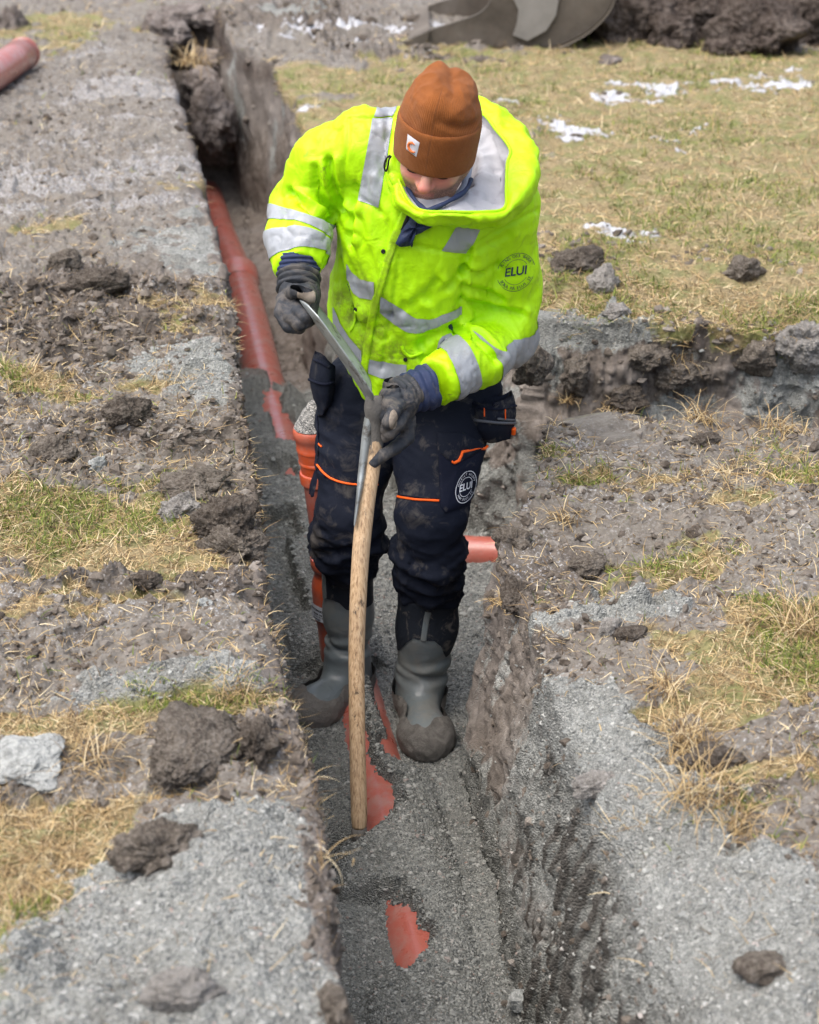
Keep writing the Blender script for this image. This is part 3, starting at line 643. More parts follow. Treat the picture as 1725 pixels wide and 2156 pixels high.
for s_, sz_, v0, u0 in (('TMXB0321', .17, .36, .08), ('200B 10', .13, .60, .30), ('Smaragd', .11, .92, .28)):
    v_, T_ = flat_text(s_, sz_); acc.append((np.array([lab_pt(u0 + a, v0 - b_) for a, b_ in v_]), T_))
V_, F_ = join(acc); part('label_print', V_, F_, _ink, lb, smooth=False)
bars = []; 
for k in range(11): u = .33 + k * .045; w_ = .012 + .010 * (k % 3 == 0); bars.append((np.array([lab_pt(u, .66), lab_pt(u + w_, .66), lab_pt(u + w_, .78), lab_pt(u, .78)]), np.array([(0, 1, 2, 3)])))
V_, F_ = join(bars); part('label_print', V_, F_, _ink, lb, smooth=False)

# ================================================================== CLODS AND STONES
def ico(sub):
    import bmesh
    bm = bmesh.new(); bmesh.ops.create_icosphere(bm, subdivisions=sub, radius=1); V_ = np.array([v.co[:] for v in bm.verts]); F_ = np.array([[v.index for v in f.verts] for f in bm.faces]); bm.free(); return V_, F_
_I5, _I5F = ico(6)
def clod_mesh(rx, ry, rz, rot, seed, sharp=.6, rough=.16, tilt=0.0):
    r = np.random.default_rng(seed); D_ = _I5; rad = np.full(len(D_), 1.25)
    for k in range(16):
        n = r.normal(size=3); n /= np.linalg.norm(n); dk = r.uniform(.68, 1.0); c = D_ @ n; rad = np.minimum(rad, np.where(c > .05, dk / np.maximum(c, .05), 9))
    rad = sharp * rad + (1 - sharp); P = D_ * rad[:, None]; 
    P = P * (1 + rough * 2.6 * fbm(P + seed, 1.5, 2, seed) + rough * .8 * fbm(P + seed, 4.2, 4, seed + 5, ridged=True) + rough * .38 * fbm(P + seed, 13, 3, seed + 9, ridged=True) + rough * .35 * fbm(P + seed, 34, 2, seed + 12))[:, None]
    P = P * np.array([rx, ry, rz]); ct, st = math.cos(tilt), math.sin(tilt); P = np.stack([P[:, 0] * ct - P[:, 2] * st, P[:, 1], P[:, 0] * st + P[:, 2] * ct], 1)
    c, s = math.cos(rot), math.sin(rot); return np.stack([P[:, 0] * c - P[:, 1] * s, P[:, 0] * s + P[:, 1] * c, P[:, 2]], 1), _I5F
def clod_mat(name, a, b_, c3, sc=40, rel=.008):
    m, t, b = mat(name, .95, .12); c = coords(t, kind='Object'); n = noise(t, c, sc, 6, .68); cc = ramp(t, n, [(.28, a), (.5, b_), (.74, c3)])
    cc = mix(t, ramp(t, noise(t, c, sc * 4, 4, .7), [(.45, 0.), (.62, .45)]), cc, c3); lk(t, cc, b.inputs['Base Color']); bump(t, b, math_(t, 'ADD', n, noise(t, c, sc * 4, 5, .75)), rel, .9); return m
C_brown = clod_mat('clod_brown', (.055, .043, .036), (.130, .110, .090), (.26, .232, .20)); C_grey = clod_mat('clod_grey', (.12, .11, .10), (.25, .235, .215), (.40, .38, .36)); C_dark = clod_mat('clod_dark', (.035, .027, .022), (.090, .074, .060), (.20, .175, .15)); C_stone = clod_mat('stone_grey', (.15, .155, .15), (.30, .31, .30), (.46, .47, .45), 22, .005)
C_far = clod_mat('clod_far', (.08, .066, .058), (.20, .17, .152), (.35, .315, .30), 8, .03)
def clod(name, px, py, z, r, rot, seed, mt, label, cat='clod', group=None, b=None, **k):
    c = J(px, py, b) if b is not None else (G(px, py, z) if group != 'loose clods and stones beside the trench' else onground(px, py) + np.array([0, 0, r[2] * .30]))
    V_, F_ = clod_mesh(*r, rot, seed, **k); return single(name, V_ + c, F_, mt, c, label, cat, group)
g_ = 'loose clods and stones beside the trench'
clod('stone', 55, 1610, .035, (.062, .075, .036), .2, 11, C_stone, 'big pale grey flat topped stone at the left edge of the frame', 'stone', g_, sharp=.85, rough=.10)
clod('soil_slab', 425, 1575, .035, (.062, .115, .030), -.5, 12, C_brown, 'long tilted slab of soil on the left bank level with the boots', 'clod', g_, sharp=.7, tilt=-.25)
clod('soil_clod', 540, 1570, -.02, (.028, .045, .03), -.2, 13, C_dark, 'dark crumbling clod on the lip of the left bank', 'clod', g_, rough=.25)
clod('soil_clod', 345, 1800, .03, (.055, .040, .036), .3, 14, C_brown, 'round brown clod alone on the gravel of the left bank', 'clod', g_, rough=.24)
clod('soil_clod', 385, 2090, .018, (.050, .034, .022), .1, 15, C_grey, 'low blurred grey clod nearest the camera on the left gravel', 'clod', g_)
clod('soil_clod', 700, 2120, -.01, (.02, .035, .02), .2, 16, C_brown, 'brown clod on the trench lip at the bottom of the photo', 'clod', g_)
clod('stone', 1100, 2115, -.735, (.027, .023, .020), .4, 17, C_stone, 'dark grey lump on the trench floor at the bottom of the photo', 'stone', g_, sharp=.85)
clod('soil_clod', 210, 605, .03, (.085, .055, .045), .3, 18, C_dark, 'dark clod on the left bank level with the pipe socket', 'clod', g_)
clod('soil_clod', 130, 560, .03, (.06, .05, .04), .9, 19, C_brown, 'brown clod on the far left bank above the darker clods', 'clod', g_)
clod('soil_clod', 260, 885, .03, (.065, .05, .042), .3, 21, C_dark, 'wide dark clod on the left bank level with the gravel capped riser', 'clod', g_)
clod('soil_clod', 110, 960, .03, (.045, .045, .035), .5, 22, C_brown, 'pale topped clod left of the small grey stone', 'clod', g_)
clod('stone', 205, 992, .025, (.026, .024, .022), .5, 23, C_stone, 'small angular grey stone above the left grass patch', 'stone', g_, sharp=.9)
clod('soil_slab', 400, 1035, .04, (.075, .065, .034), .2, 24, C_brown, 'grey brown slab of soil on the left bank beside the straw patch', 'clod', g_, sharp=.75)
clod('soil_slab', 385, 1078, .035, (.045, .04, .028), .7, 25, C_grey, 'smooth grey slab just below the larger soil slab', 'clod', g_, sharp=.8)
clod('soil_clod', 480, 1120, .02, (.06, .06, .05), .2, 26, C_dark, 'dark crumbly clod at the left trench lip above the frosty spot', 'clod', g_, rough=.28)
clod('soil_clod', 500, 1170, .01, (.045, .06, .04), .7, 27, C_brown, 'lower brown clod at the left trench lip above the frosty spot', 'clod', g_, rough=.28)
clod('soil_clod', 400, 1225, .02, (.026, .022, .018), .7, 28, C_brown, 'small clod in the middle of the frosty spot on the left', 'clod', g_)
clod('soil_clod', 310, 1230, .018, (.03, .026, .018), .1, 29, C_dark, 'small dark clod left of the frosty spot', 'clod', g_)
clod('stone', 430, 1272, .01, (.014, .012, .009), .1, 30, C_stone, 'tiny blue grey stone below the frosty spot', 'stone', g_, sharp=.9)
clod('soil_clod', 1567, 578, .035, (.058, .05, .038), .3, 31, C_brown, 'lone rough clod on the yellow meadow right of the jacket sleeve', 'clod', g_)
clod('soil_clod', 1273, 608, .04, (.042, .04, .05), .1, 32, C_grey, 'upright grey brown clod on the meadow edge beside the sleeve', 'clod', g_)
clod('soil_clod', 1215, 558, .03, (.09, .06, .04), .5, 33, C_dark, 'wide dark clod touching the sleeve on the right meadow', 'clod', g_)
clod('soil_clod', 1300, 660, .015, (.04, .03, .02), .5, 34, C_grey, 'flat grey clod on the rim right above the dug pit', 'clod', g_)
clod('soil_clod', 1365, 762, -.19, (.060, .05, .042), .2, 35, C_brown, 'brown clod slumped against the pit wall, left of its pair', 'clod', g_, rough=.22)
clod('soil_slab', 1425, 792, -.25, (.080, .055, .040), -.1, 36, C_brown, 'broad slumped clod under a tuft of grass in the side trench', 'clod', g_, rough=.2)
clod('soil_clod', 1320, 845, -.27, (.06, .05, .04), .4, 37, C_dark, 'dark clod low in the side trench behind the near turf corner', 'clod', g_)
clod('soil_clod', 1695, 735, -.06, (.08, .06, .07), .4, 38, C_grey, 'large grey block breaking off the pit wall at the right edge', 'clod', g_, rough=.2)
clod('soil_clod', 1595, 760, -.2, (.05, .05, .045), .4, 39, C_brown, 'clod hanging under the grey block at the right edge', 'clod', g_)
clod('soil_clod', 1125, 780, -.14, (.05, .04, .06), .4, 40, C_brown, 'cracked block of the pit wall directly beside the yellow elbow', 'clod', g_)
clod('soil_clod', 1215, 800, -.18, (.045, .04, .06), .2, 41, C_brown, 'square block of the pit wall a hand right of the elbow', 'clod', g_)
clod('soil_clod', 1082, 1140, -.1, (.034, .04, .028), .4, 42, C_brown, 'dark clod capping the near corner of the right trench wall', 'clod', g_, rough=.2)
clod('soil_clod', 1085, 1270, -.16, (.032, .055, .034), .2, 43, C_dark, 'mossy dark lump bulging from the right trench wall', 'clod', g_, rough=.2)
clod('soil_clod', 1240, 1190, -.02, (.040, .034, .020), .6, 44, C_brown, 'rooty dark clod lying in the dug away slope on the right', 'clod', g_)
clod('stone', 1285, 1330, .02, (.024, .02, .018), .6, 45, C_grey, 'grey lump at the top of the right gravel mound', 'stone', g_)
clod('soil_clod', 1330, 1342, .015, (.034, .022, .016), .1, 46, C_dark, 'flat dark clod right of the grey lump on the gravel mound', 'clod', g_)
clod('soil_clod', 1250, 1655, -.06, (.050, .030, .018), .2, 147, C_grey, 'crusted grey ledge below the right gravel mound', 'clod', g_)
clod('soil_clod', 1600, 2040, -.02, (.045, .03, .015), .2, 48, C_brown, 'blurred brown clod at the lower right of the photo', 'clod', g_)
clod('soil_clod', 1490, 930, .015, (.035, .025, .014), .2, 49, C_dark, 'small dark clod in the middle of the near right turf', 'clod', g_)
clod('soil_clod', 1500, 1600, .015, (.05, .03, .02), .2, 50, C_dark, 'dark clod among the straw tufts at the right edge', 'clod', g_)
# blocks fallen into the far end of the trench, and rubble beyond it
t_ = 'blocks fallen in the far trench'
clod('earth_block', 445, 255, -.34, (.10, .2, .17), .3, 61, C_far, 'upright block jammed in the far end of the trench', 'earth block', t_)
clod('earth_block', 432, 180, -.22, (.11, .2, .10), .1, 62, C_far, 'flat topped block behind the upright one in the trench', 'earth block', t_)
clod('earth_block', 455, 300, -.50, (.10, .12, .09), .9, 63, C_far, 'lowest block in the trench just behind the pipe mouth', 'earth block', t_)
clod('earth_block', 410, 125, -.16, (.10, .2, .09), .5, 64, C_far, 'grass topped turf block at the far end of the trench', 'earth block', t_)
s_ = 'spoil clods beyond the trench'
for (px, py, r, sd_, lb_) in ((395, 30, (.16, .2, .05), 65, 'broad clod at the top edge beyond the end of the trench'), (470, 45, (.13, .16, .06), 66, 'rounded clod right beyond the end of the trench'), (350, 70, (.14, .2, .10), 67, 'small clod left of the trench end'),
                              (25, 65, (.10, .10, .13), 68, 'pointed clod behind the loose pipe'), (945, 30, (.14, .12, .08), 69, 'clod left of the bucket near the top edge'), (840, 100, (.20, .12, .05), 70, 'low clod under the tip of the bucket'), (1285, 130, (.07, .06, .04), 71, 'small clod on the grass below the bucket'), (545, 28, (.25, .2, .08), 72, 'low clod near the top edge right of the trench end')):
    clod('spoil_clod', px, py, -r[2] * .1, r, .3, sd_, C_far, lb_, 'clod', s_)
h_ = 'big clods of the spoil heap by the bucket'
C_heap = clod_mat('heap_soil', (.022, .016, .014), (.085, .066, .055), (.20, .17, .15), 9, .03)
for (px, py, z, r, sd_, lb_) in ((1325, 58, 10.8, (.22, .22, .19), 81, 'grey clod of the heap touching the bucket'), (1425, 22, 11.1, (.20, .2, .17), 82, 'dark clod above a gap in the spoil heap'), (1410, 76, 10.6, (.14, .14, .10), 83, 'small clod low between the bucket and the biggest clods'),
                                (1510, 44, 10.9, (.30, .26, .19), 84, 'long grass topped clod in the middle of the spoil heap'), (1595, 72, 10.5, (.25, .22, .17), 85, 'brown clod overhanging a dark hollow in the spoil heap'), (1695, 55, 10.9, (.24, .26, .21), 86, 'last clod of the spoil heap at the right edge'), (1370, -8, 11.6, (.34, .3, .24), 87, 'upper clod of the heap cut by the top edge'), (1610, -10, 11.6, (.46, .38, .24), 88, 'upper right clod of the heap cut by the top edge')):
    clod('spoil_clod', px, py, None, r, .2, sd_, C_heap, lb_, 'clod', h_, b=z - .95, rough=.2)
# crust flakes of frozen soil far away
m, t, b = mat('frosted_plate', .8, .3); b.inputs['Base Color'].default_value = (.42, .41, .42, 1)
for (px, py, sd_, lb_) in ((752, 45, 91, 'pale flat flake of frozen earth near the top edge'), (560, 62, 92, 'pale flake of frozen earth right of the trench end')):
    clod('frost_flake', px, py, .03, (.16, .10, .025), .2, sd_, m, lb_, 'frozen earth', None, sharp=.9)

# ================================================================== EXCAVATOR BUCKET
M_bk, t, b = mat('bucket_steel', .7, .3); c = coords(t); cc = ramp(t, noise(t, c, 2.5, 6, .65), [(.3, (.055, .045, .035)), (.55, (.115, .098, .080)), (.75, (.20, .175, .15))]); cc = mix(t, ramp(t, noise(t, c, 9, 5, .7), [(.5, 0.), (.7, .6)]), cc, (.12, .095, .075)); lk(t, cc, b.inputs['Base Color']); bump(t, b, noise(t, c, 14, 5), .01, .4)
M_bk2, t, b = mat('bucket_steel_worn', .5, .5); c = coords(t); cc = ramp(t, noise(t, c, 4, 6, .65), [(.3, (.17, .16, .145)), (.7, (.28, .265, .245))]); lk(t, cc, b.inputs['Base Color'])
c0 = G(1150, 106, 0); bd_ = c0[1]; fb = float(c0 @ FH)
bkt = thing('excavator_bucket', c0, 'scuffed grey brown steel excavator bucket resting on the grass at the top of the photo', 'bucket')
out = np.array([(845, 100), (900, 66), (960, 46), (1012, 26), (1040, -10), (1062, -60), (1120, -120), (1200, -140), (1270, -110), (1300, -50), (1288, 10), (1262, 50), (1220, 82), (1160, 106), (1050, 108), (940, 104)], float)
cur_ = np.array([(q @ RT, q[2]) for q in (J(x, y, fb) for x, y in out)])
den = catmull(np.concatenate([cur_, np.zeros((len(cur_), 1))], 1), 160, True)[:, :2]; den[:, 1] = np.maximum(den[:, 1], .0)
def plate(b0, b1, poly):
    n = len(poly); A_l = np.stack([poly[:, 0], np.full(n, b0), poly[:, 1]], 1); B_l = A_l.copy(); B_l[:, 1] = b1; cen = poly.mean(0)
    W_ = lambda L: L[:, :1] * RT + L[:, 1:2] * FH + L[:, 2:] * np.array([0, 0, 1.])
    V_ = np.concatenate([W_(A_l), W_(B_l), W_(np.array([[cen[0], b0, cen[1]], [cen[0], b1, cen[1]]]))]); j = np.arange(n); k = (j + 1) % n
    return V_, [np.stack([j, k, n + k, n + j], 1), np.concatenate([np.stack([np.full(n, 2 * n), k, j], 1), np.stack([np.full(n, 2 * n + 1), n + j, n + k], 1)])]
V_, F_ = plate(fb, fb + .035, den); part('side_plate', V_, F_, M_bk, bkt, False); V_, F_ = plate(fb + .86, fb + .895, den); part('side_plate', V_, F_, M_bk, bkt, False)
arc_ = catmull(np.array([(J(x, y, fb) @ RT, J(x, y, fb)[2], 0) for x, y in ((900, 104), (1050, 106), (1160, 104), (1222, 80), (1266, 46), (1292, 8), (1302, -50), (1272, -112), (1200, -142))]), 60)[:, :2]; arc_[:, 1] = np.maximum(arc_[:, 1], .002)
sh_ = np.array([[a * RT + (fb - .02 + .93 * v) * FH + np.array([0, 0, z]) for a, z in arc_] for v in (0, .25, .5, .75, 1)]); inn = sh_ * 1.0
cen_ = arc_.mean(0); inn2 = np.array([[(a + (cen_[0] - a) * .05) * RT + (fb - .02 + .93 * v) * FH + np.array([0, 0, z + (cen_[1] + .2 - z) * .05]) for a, z in arc_] for v in (0, .25, .5, .75, 1)])
nA_ = sh_.reshape(-1, 3); nB_ = inn2.reshape(-1, 3); g1_ = gridfaces(5, 60); e_ = [(j, j + 1, 300 + j + 1, 300 + j) for j in range(59)] + [(240 + j, 540 + j, 541 + j, 241 + j) for j in range(59)]
part('back_plate', np.concatenate([nA_, nB_]), np.concatenate([g1_, g1_[:, ::-1] + 300, np.array(e_)]), M_bk, bkt)
wp = np.array([(1062, -60), (1095, -100), (1175, -120), (1182, -40), (1170, 30), (1150, 62), (1110, 84), (1080, 72), (1088, 50), (1092, 20), (1078, -10)], float)
V_, F_ = plate(fb - .028, fb - .002, np.array([(q @ RT, q[2]) for q in (J(x, y, fb) for x, y in wp)])); part('wear_plate', V_, F_, M_bk2, bkt, False)
# cutting lip and teeth
lp = [(820, 98), (850, 86), (905, 62), (900, 84), (860, 100)]
V_, F_ = plate(fb - .03, fb + .92, np.array([(q @ RT, max(q[2], .0)) for q in (J(x, y, fb) for x, y in lp)])); part('cutting_edge', V_, F_, M_bk, bkt, False)

# tufts that stand on their own
def tuft(px, py, z, n, ln, sd_, label, mt=straw_m):
    c = onground(px, py) if py > 500 else G(px, py, z); r = np.random.default_rng(sd_); K = 6; a = r.uniform(0, 6.28, n); e = r.uniform(.3, 1.4, n); cur = r.normal(-1.6, .6, n); l_ = ln * r.uniform(.5, 1.2, n); w_ = .0011 * (.5 + .22 * c[1])
    p = c + r.normal(size=(n, 3)) * np.array([.02, .02, .002]) * ln / .08; pts = [p]
    for k in range(K - 1): p = p + (l_ / (K - 1))[:, None] * np.stack([np.cos(a) * np.cos(e), np.sin(a) * np.cos(e), np.sin(e)], 1); e = e + cur / K; pts.append(p)
    s_ = np.stack([-np.sin(a), np.cos(a), 0 * a], 1); V_ = np.stack([q + s_ * sg * w_ * (1 - .8 * k / K) for k, q in enumerate(pts) for sg in (-1, 1)], 1).reshape(-1, 3)
    f = np.array([[2 * k, 2 * k + 1, 2 * k + 3, 2 * k + 2] for k in range(K - 1)]); single('grass_tuft', V_, (f[None] + 2 * K * np.arange(n)[:, None, None]).reshape(-1, 4), mt, c, label, 'grass tuft', 'separate tufts of dead grass')
for a_ in ((1425, 765, -.16, 60, .10, 701, 'straw tuft standing on the slumped clods in the side trench'), (1200, 845, .0, 90, .06, 702, 'yellow tuft on the far corner of the near right turf'), (1290, 855, .0, 70, .07, 703, 'tuft on the turf edge right of the corner tuft'), (1480, 880, .0, 90, .09, 704, 'spiky tuft midway along the side trench edge'),
           (1640, 905, .0, 90, .09, 705, 'tuft on the side trench edge near the right of the frame'), (1450, 1570, .0, 170, .10, 706, 'long straw tuft above the right gravel bank'), (1480, 1680, .0, 150, .10, 707, 'drooping brown tuft lower on the right gravel bank'), (1550, 1745, .0, 90, .08, 708, 'small tuft below the drooping one on the right'),
           (490, 1470, .0, 90, .09, 709, 'straw tuft near the left trench lip behind the tilted slab'), (405, 135, .0, 120, .16, 710, 'pale tuft on the turf block in the far trench'), (1400, 1460, .0, 80, .08, 711, 'tuft right of the top of the gravel mound'), (1190, 1095, -.02, 50, .07, 712, 'thin tuft above the dug away slope'), (1060, 1270, -.12, 60, .05, 713, 'roots and shoots on the mossy lump of the right wall'),
           (200, 1600, .0, 60, .10, 714, 'splayed straw tuft between the pale stone and the tilted slab'), (1690, 1330, .0, 170, .11, 715, 'dense straw tuft at the right edge of the photo'), (660, 1810, .0, 14, .07, 716, 'few bent straws on the left trench lip beside the handle end')): tuft(*a_)

# ================================================================== THE WORKER
def JL(x, y, b):
    p = J(x, y, b); return np.array([p @ RT, p @ FH, p[2]])
def toW(V): return V[:, :1] * RT + V[:, 1:2] * FH + V[:, 2:3] * np.array([0, 0, 1.0])
def toL(V): return np.stack([V @ RT, V @ FH, V[:, 2]], -1)
def c1(x, y): return 519.1 + x * .39352, 119.8 + y * .39352
def c2(x, y): return 519.1 + x * .37037, 519.1 + y * .37037
def c3(x, y): return 559.0 + x * .37046, 1038.2 + y * .37046
def rcone(p, A, B, ra, rb, sy=1.0):
    """tapered capsule; sy < 1 flattens it front to back"""
    A = np.asarray(A, float); B = np.asarray(B, float); p = p - A; d = B - A
    q = p.copy(); 
    if sy != 1.0: q[..., 1] = q[..., 1] / sy; d = d * np.array([1, 1 / sy, 1])
    t = np.clip(q @ d / (d @ d), 0, 1)
    return np.linalg.norm(q - t[..., None] * d, axis=-1) - (ra + (rb - ra) * t)
def ellip(p, c, r):
    q = (p - np.asarray(c)) / np.asarray(r); k = np.linalg.norm(q, axis=-1)
    return (k - 1) * min(r)
def smin(a, b, k):
    h = np.clip(.5 + .5 * (b - a) / k, 0, 1); return b + (a - b) * h - k * h * (1 - h)
def smax(a, b, k): return -smin(-a, -b, k)
def chain(p, pts, rad, k=.01, sy=1.0):
    d = None
    for i in range(len(pts) - 1):
        e = rcone(p, pts[i], pts[i + 1], rad[i], rad[i + 1], sy); d = e if d is None else smin(d, e, k)
    return d
def slices(p, tab):
    """tab rows: z, a, b, half width, half depth (rising z)"""
    tab = np.asarray(tab); z = p[..., 2]; f = [np.interp(z, tab[:, 0], tab[:, k]) for k in range(1, 5)]
    q = np.sqrt(((p[..., 0] - f[0]) / f[2]) ** 2 + ((p[..., 1] - f[1]) / f[3]) ** 2)
    d = (q - 1) * np.minimum(f[2], f[3])
    return smax(d, np.maximum(z - tab[-1, 0], tab[0, 0] - z), .03)
def row(yl, xl, xr, b, hd):
    P, Q = JL(xl, yl, b), JL(xr, yl, b); return (P[2], (P[0] + Q[0]) / 2, b, (Q[0] - P[0]) / 2, hd)

foot0 = toW(JL(800, 1500, 3.85)[None])[0]; foot0[2] = -0.76
person = thing('person', foot0, 'worker in yellow reflective jacket and rust brown beanie bending over a shovel in the trench', 'person')

# materials ---------------------------------------------------------
def cloth_mat(name, base, rough=.7, dirt=None, dscale=14, dcut=(.56, .70), damt=.7, weave=900, wd=.0006, spec=.3, extra=None, sheen=0, bstr=.3):
    m, t, b = mat(name, rough, spec); c = coords(t)
    col = base if not isinstance(base, tuple) else mix(t, noise(t, c, 6, 3), tuple(v * .90 for v in base), tuple(min(v * 1.06, 1) for v in base))
    if dirt:
        n = noise(t, c, dscale, 6, .68, .6); n2 = noise(t, c, 3.2, 2)
        f = math_(t, 'MULTIPLY', ramp(t, n, [(dcut[0], 0.), (dcut[1], 1.)]), ramp(t, n2, [(.38, .15), (.62, 1.)]))
        if extra: f = math_(t, 'MAXIMUM', f, math_(t, 'MULTIPLY', at(t, extra), ramp(t, noise(t, c, 30, 6, .7), [(.40, 0.), (.58, 1.)])))
        col = mix(t, math_(t, 'MULTIPLY', f, damt), col, dirt)
    lk(t, col, b.inputs['Base Color'])
    pv = bump(t, b, noise(t, c, 22, 3, .5, .8), .010, bstr)
    bump(t, b, noise(t, c, weave, 2), wd, .5, pv)
    if sheen: b.inputs['Sheen Weight'].default_value = sheen
    return m
M_yel = cloth_mat('hi_vis_yellow', (.43, .79, .002), .5, (.12, .10, .035), 26, (.60, .72), .75, extra='mud', bstr=.5)
M_ref = cloth_mat('reflective_tape', (.30, .32, .35), .40, (.20, .19, .17), 24, (.56, .7), .5, weave=1400, spec=.6)
M_navy = cloth_mat('navy_fabric', (.022, .034, .085), .7, (.16, .15, .15), 30, (.55, .72), .5)
M_trou = cloth_mat('trouser_black', (.0078, .0105, .0200), .8, (.17, .15, .125), 17, (.53, .70), .55, spec=.16)
M_trou2 = cloth_mat('trouser_navy', (.0060, .0080, .0190), .8, (.17, .15, .125), 20, (.58, .70), .45, spec=.16)
M_lin = cloth_mat('hood_lining', (.42, .42, .45), .7, (.33, .32, .34), 9, (.5, .7), .5)
M_or = cloth_mat('orange_piping', (1.0, .13, .01), .5, None)
M_glv = cloth_mat('glove_black', (.030, .034, .042), .72, (.17, .145, .12), 26, (.46, .62), .7, weave=500, wd=.001)
M_tan = cloth_mat('glove_palm', (.27, .225, .18), .8, (.09, .07, .055), 30, (.45, .6), .8)
M_boot = cloth_mat('boot_rubber', (.135, .160, .170), .36, (.19, .185, .165), 14, (.38, .56), .8, weave=300, wd=.0004, spec=.5)
M_neo = cloth_mat('boot_neoprene', (.012, .016, .024), .65, (.17, .15, .13), 30, (.56, .66), .8)
M_mud = cloth_mat('caked_mud', (.15, .14, .127), .9, (.05, .045, .04), 30, (.4, .6), .6, weave=260, wd=.004)
M_dark = cloth_mat('dark_trim', (.012, .012, .014), .5, None)
M_zip = cloth_mat('zip_teeth', (.09, .095, .11), .35, None)
# knitted beanie
m, t, b = mat('rust_knit', .95, .1); c = coords(t)
wv = N_(t, 'ShaderNodeTexWave', wave_type='BANDS', bands_direction='X'); wv.inputs['Scale'].default_value = 1.0; wv.inputs['Distortion'].default_value = .6; wv.inputs['Detail'].default_value = 2
cmb = N_(t, 'ShaderNodeCombineXYZ'); lk(t, at(t, 'rib'), cmb.inputs[0]); lk(t, cmb.outputs[0], wv.inputs['Vector'])
cc = mix(t, noise(t, c, 40, 4), (.185, .058, .014), (.30, .102, .028)); cc = mix(t, math_(t, 'MULTIPLY', wv.outputs['Fac'], .22), cc, (.25, .085, .03)); 
cc = mix(t, ramp(t, noise(t, c, 600, 2), [(.62, 0.), (.72, .35)]), cc, (.45, .26, .15)); lk(t, cc, b.inputs['Base Color']); b.inputs['Sheen Weight'].default_value = .08
pv = bump(t, b, wv.outputs['Fac'], .0012, .6); bump(t, b, noise(t, c, 700, 3, .7), .0016, .6, pv); M_hat = m
# skin
m, t, b = mat('skin', .5, .4); c = coords(t)
cc = mix(t, noise(t, c, 30, 3), (.50, .27, .20), (.60, .345, .265)); cc = mix(t, at(t, 'blush'), cc, (.60, .16, .13))
st_ = math_(t, 'MULTIPLY', at(t, 'stubble'), ramp(t, noise(t, c, 420, 3, .7), [(.42, .25), (.58, .9)])); cc = mix(t, st_, cc, (.11, .065, .045))
lk(t, cc, b.inputs['Base Color']); b.inputs['Subsurface Weight'].default_value = .12; b.inputs['Subsurface Radius'].default_value = (.01, .004, .002); b.inputs['Subsurface Scale'].default_value = .5
bump(t, b, noise(t, c, 500, 3), .0006, .4); M_skin = m

# ------------------------------------------------------------- trousers
Hp = 3.99
def trousers(p):
    tab = sorted([row(925, 700, 1000, Hp, .085), row(880, 672, 1040, Hp, .125), row(820, 672, 1052, Hp, .135), row(760, 690, 1045, Hp, .13)])
    d = slices(p, tab)
    l = chain(p, [JL(764, 850, 3.97), JL(750, 960, 3.93), JL(733, 1080, 3.88), JL(731, 1130, 3.90), JL(732, 1172, 3.94)], [.094, .091, .079, .080, .072], .03)
    r = chain(p, [JL(955, 850, 3.96), JL(925, 960, 3.88), JL(908, 1080, 3.79), JL(904, 1165, 3.81), JL(906, 1228, 3.87)], [.110, .104, .083, .080, .075], .03)
    d = smin(d, smin(l, r, .012), .035)
    return d
lo = JL(640, 1290, 3.9); V, F = surfnet(trousers, [-.26, 3.60, -.50], [.30, 4.2, .22], .0065)
V = relax(V, F, 1); N = vnormals(V, F)
kl, kr = JL(731, 1140, 3.88), JL(905, 1180, 3.8)
def creases(V, amp=1.5):
    leg = (V[:, 0] > .0)
    kz = np.where(leg, kr[2], kl[2]); dz = V[:, 2] - kz
    wv_ = fbm(V * np.array([1., 1., 2.6]) + np.stack([0 * dz, 0 * dz, .25 * V[:, 0]], 1), 9.5, 3, 201, ridged=True)
    low = sstep(.10, -.02, dz) * sstep(-.30, -.1, dz)
    return amp * (.004 * fbm(V, 7, 3, 202) * 2 + wv_ * (.0035 + .013 * low) + .0032 * np.sin(dz * 105 + 22 * V[:, 0] * np.where(leg, 1, -1) + 4 * fbm(V, 8, 2, 203)) * low)
V = V + N * creases(V)[:, None]
tr = part('trousers', toW(V), F[:, ::-1], M_trou, person); TV, TF = V, F
# ------------------------------------------------------------- jacket
ShL, ElL, WrL = JL(765, 315, 3.87), JL(640, 430, 3.92), JL(629, 560, 3.74)
ShR, ElR, WrR = JL(1052, 445, 3.88), JL(1062, 700, 3.92), JL(925, 800, 3.68)
SL2 = JL(690, 350, 3.9)
def arm_l(p): return chain(p, [ShL, SL2, ElL, JL(632, 505, 3.80), WrL], [.082, .082, .074, .067, .0545], .03)
def arm_r(p): return chain(p, [ShR, JL(1060, 580, 3.92), ElR, JL(1000, 752, 3.79), WrR], [.088, .084, .074, .068, .054], .03)
TT = sorted([row(850, 735, 1045, 3.96, .165), row(780, 697, 1050, 3.96, .165), row(700, 690, 1048, 3.95, .158), row(610, 698, 1048, 3.93, .155), row(520, 712, 1070, 3.90, .155), row(430, 722, 1095, 3.88, .150), row(350, 738, 1085, 3.87, .135), row(300, 775, 1050, 3.87, .105), row(265, 820, 1010, 3.88, .08)])
def torso(p):
    d = slices(p, TT)
    d = smin(d, rcone(p, JL(775, 300, 3.87), JL(1062, 425, 3.88), .068, .074), .05)
    d = smin(d, rcone(p, JL(800, 275, 3.88), JL(930, 290, 3.90), .045, .05), .04)
    return d
hx = np.array([JL(x, y, 3.83)[[0, 2]] for x, y in ((640, 600), (690, 702), (735, 785), (770, 838), (812, 842), (860, 815), (960, 800), (1075, 792))])
NKC = JL(958, 345, 3.87) + np.array([0, 0, .045])
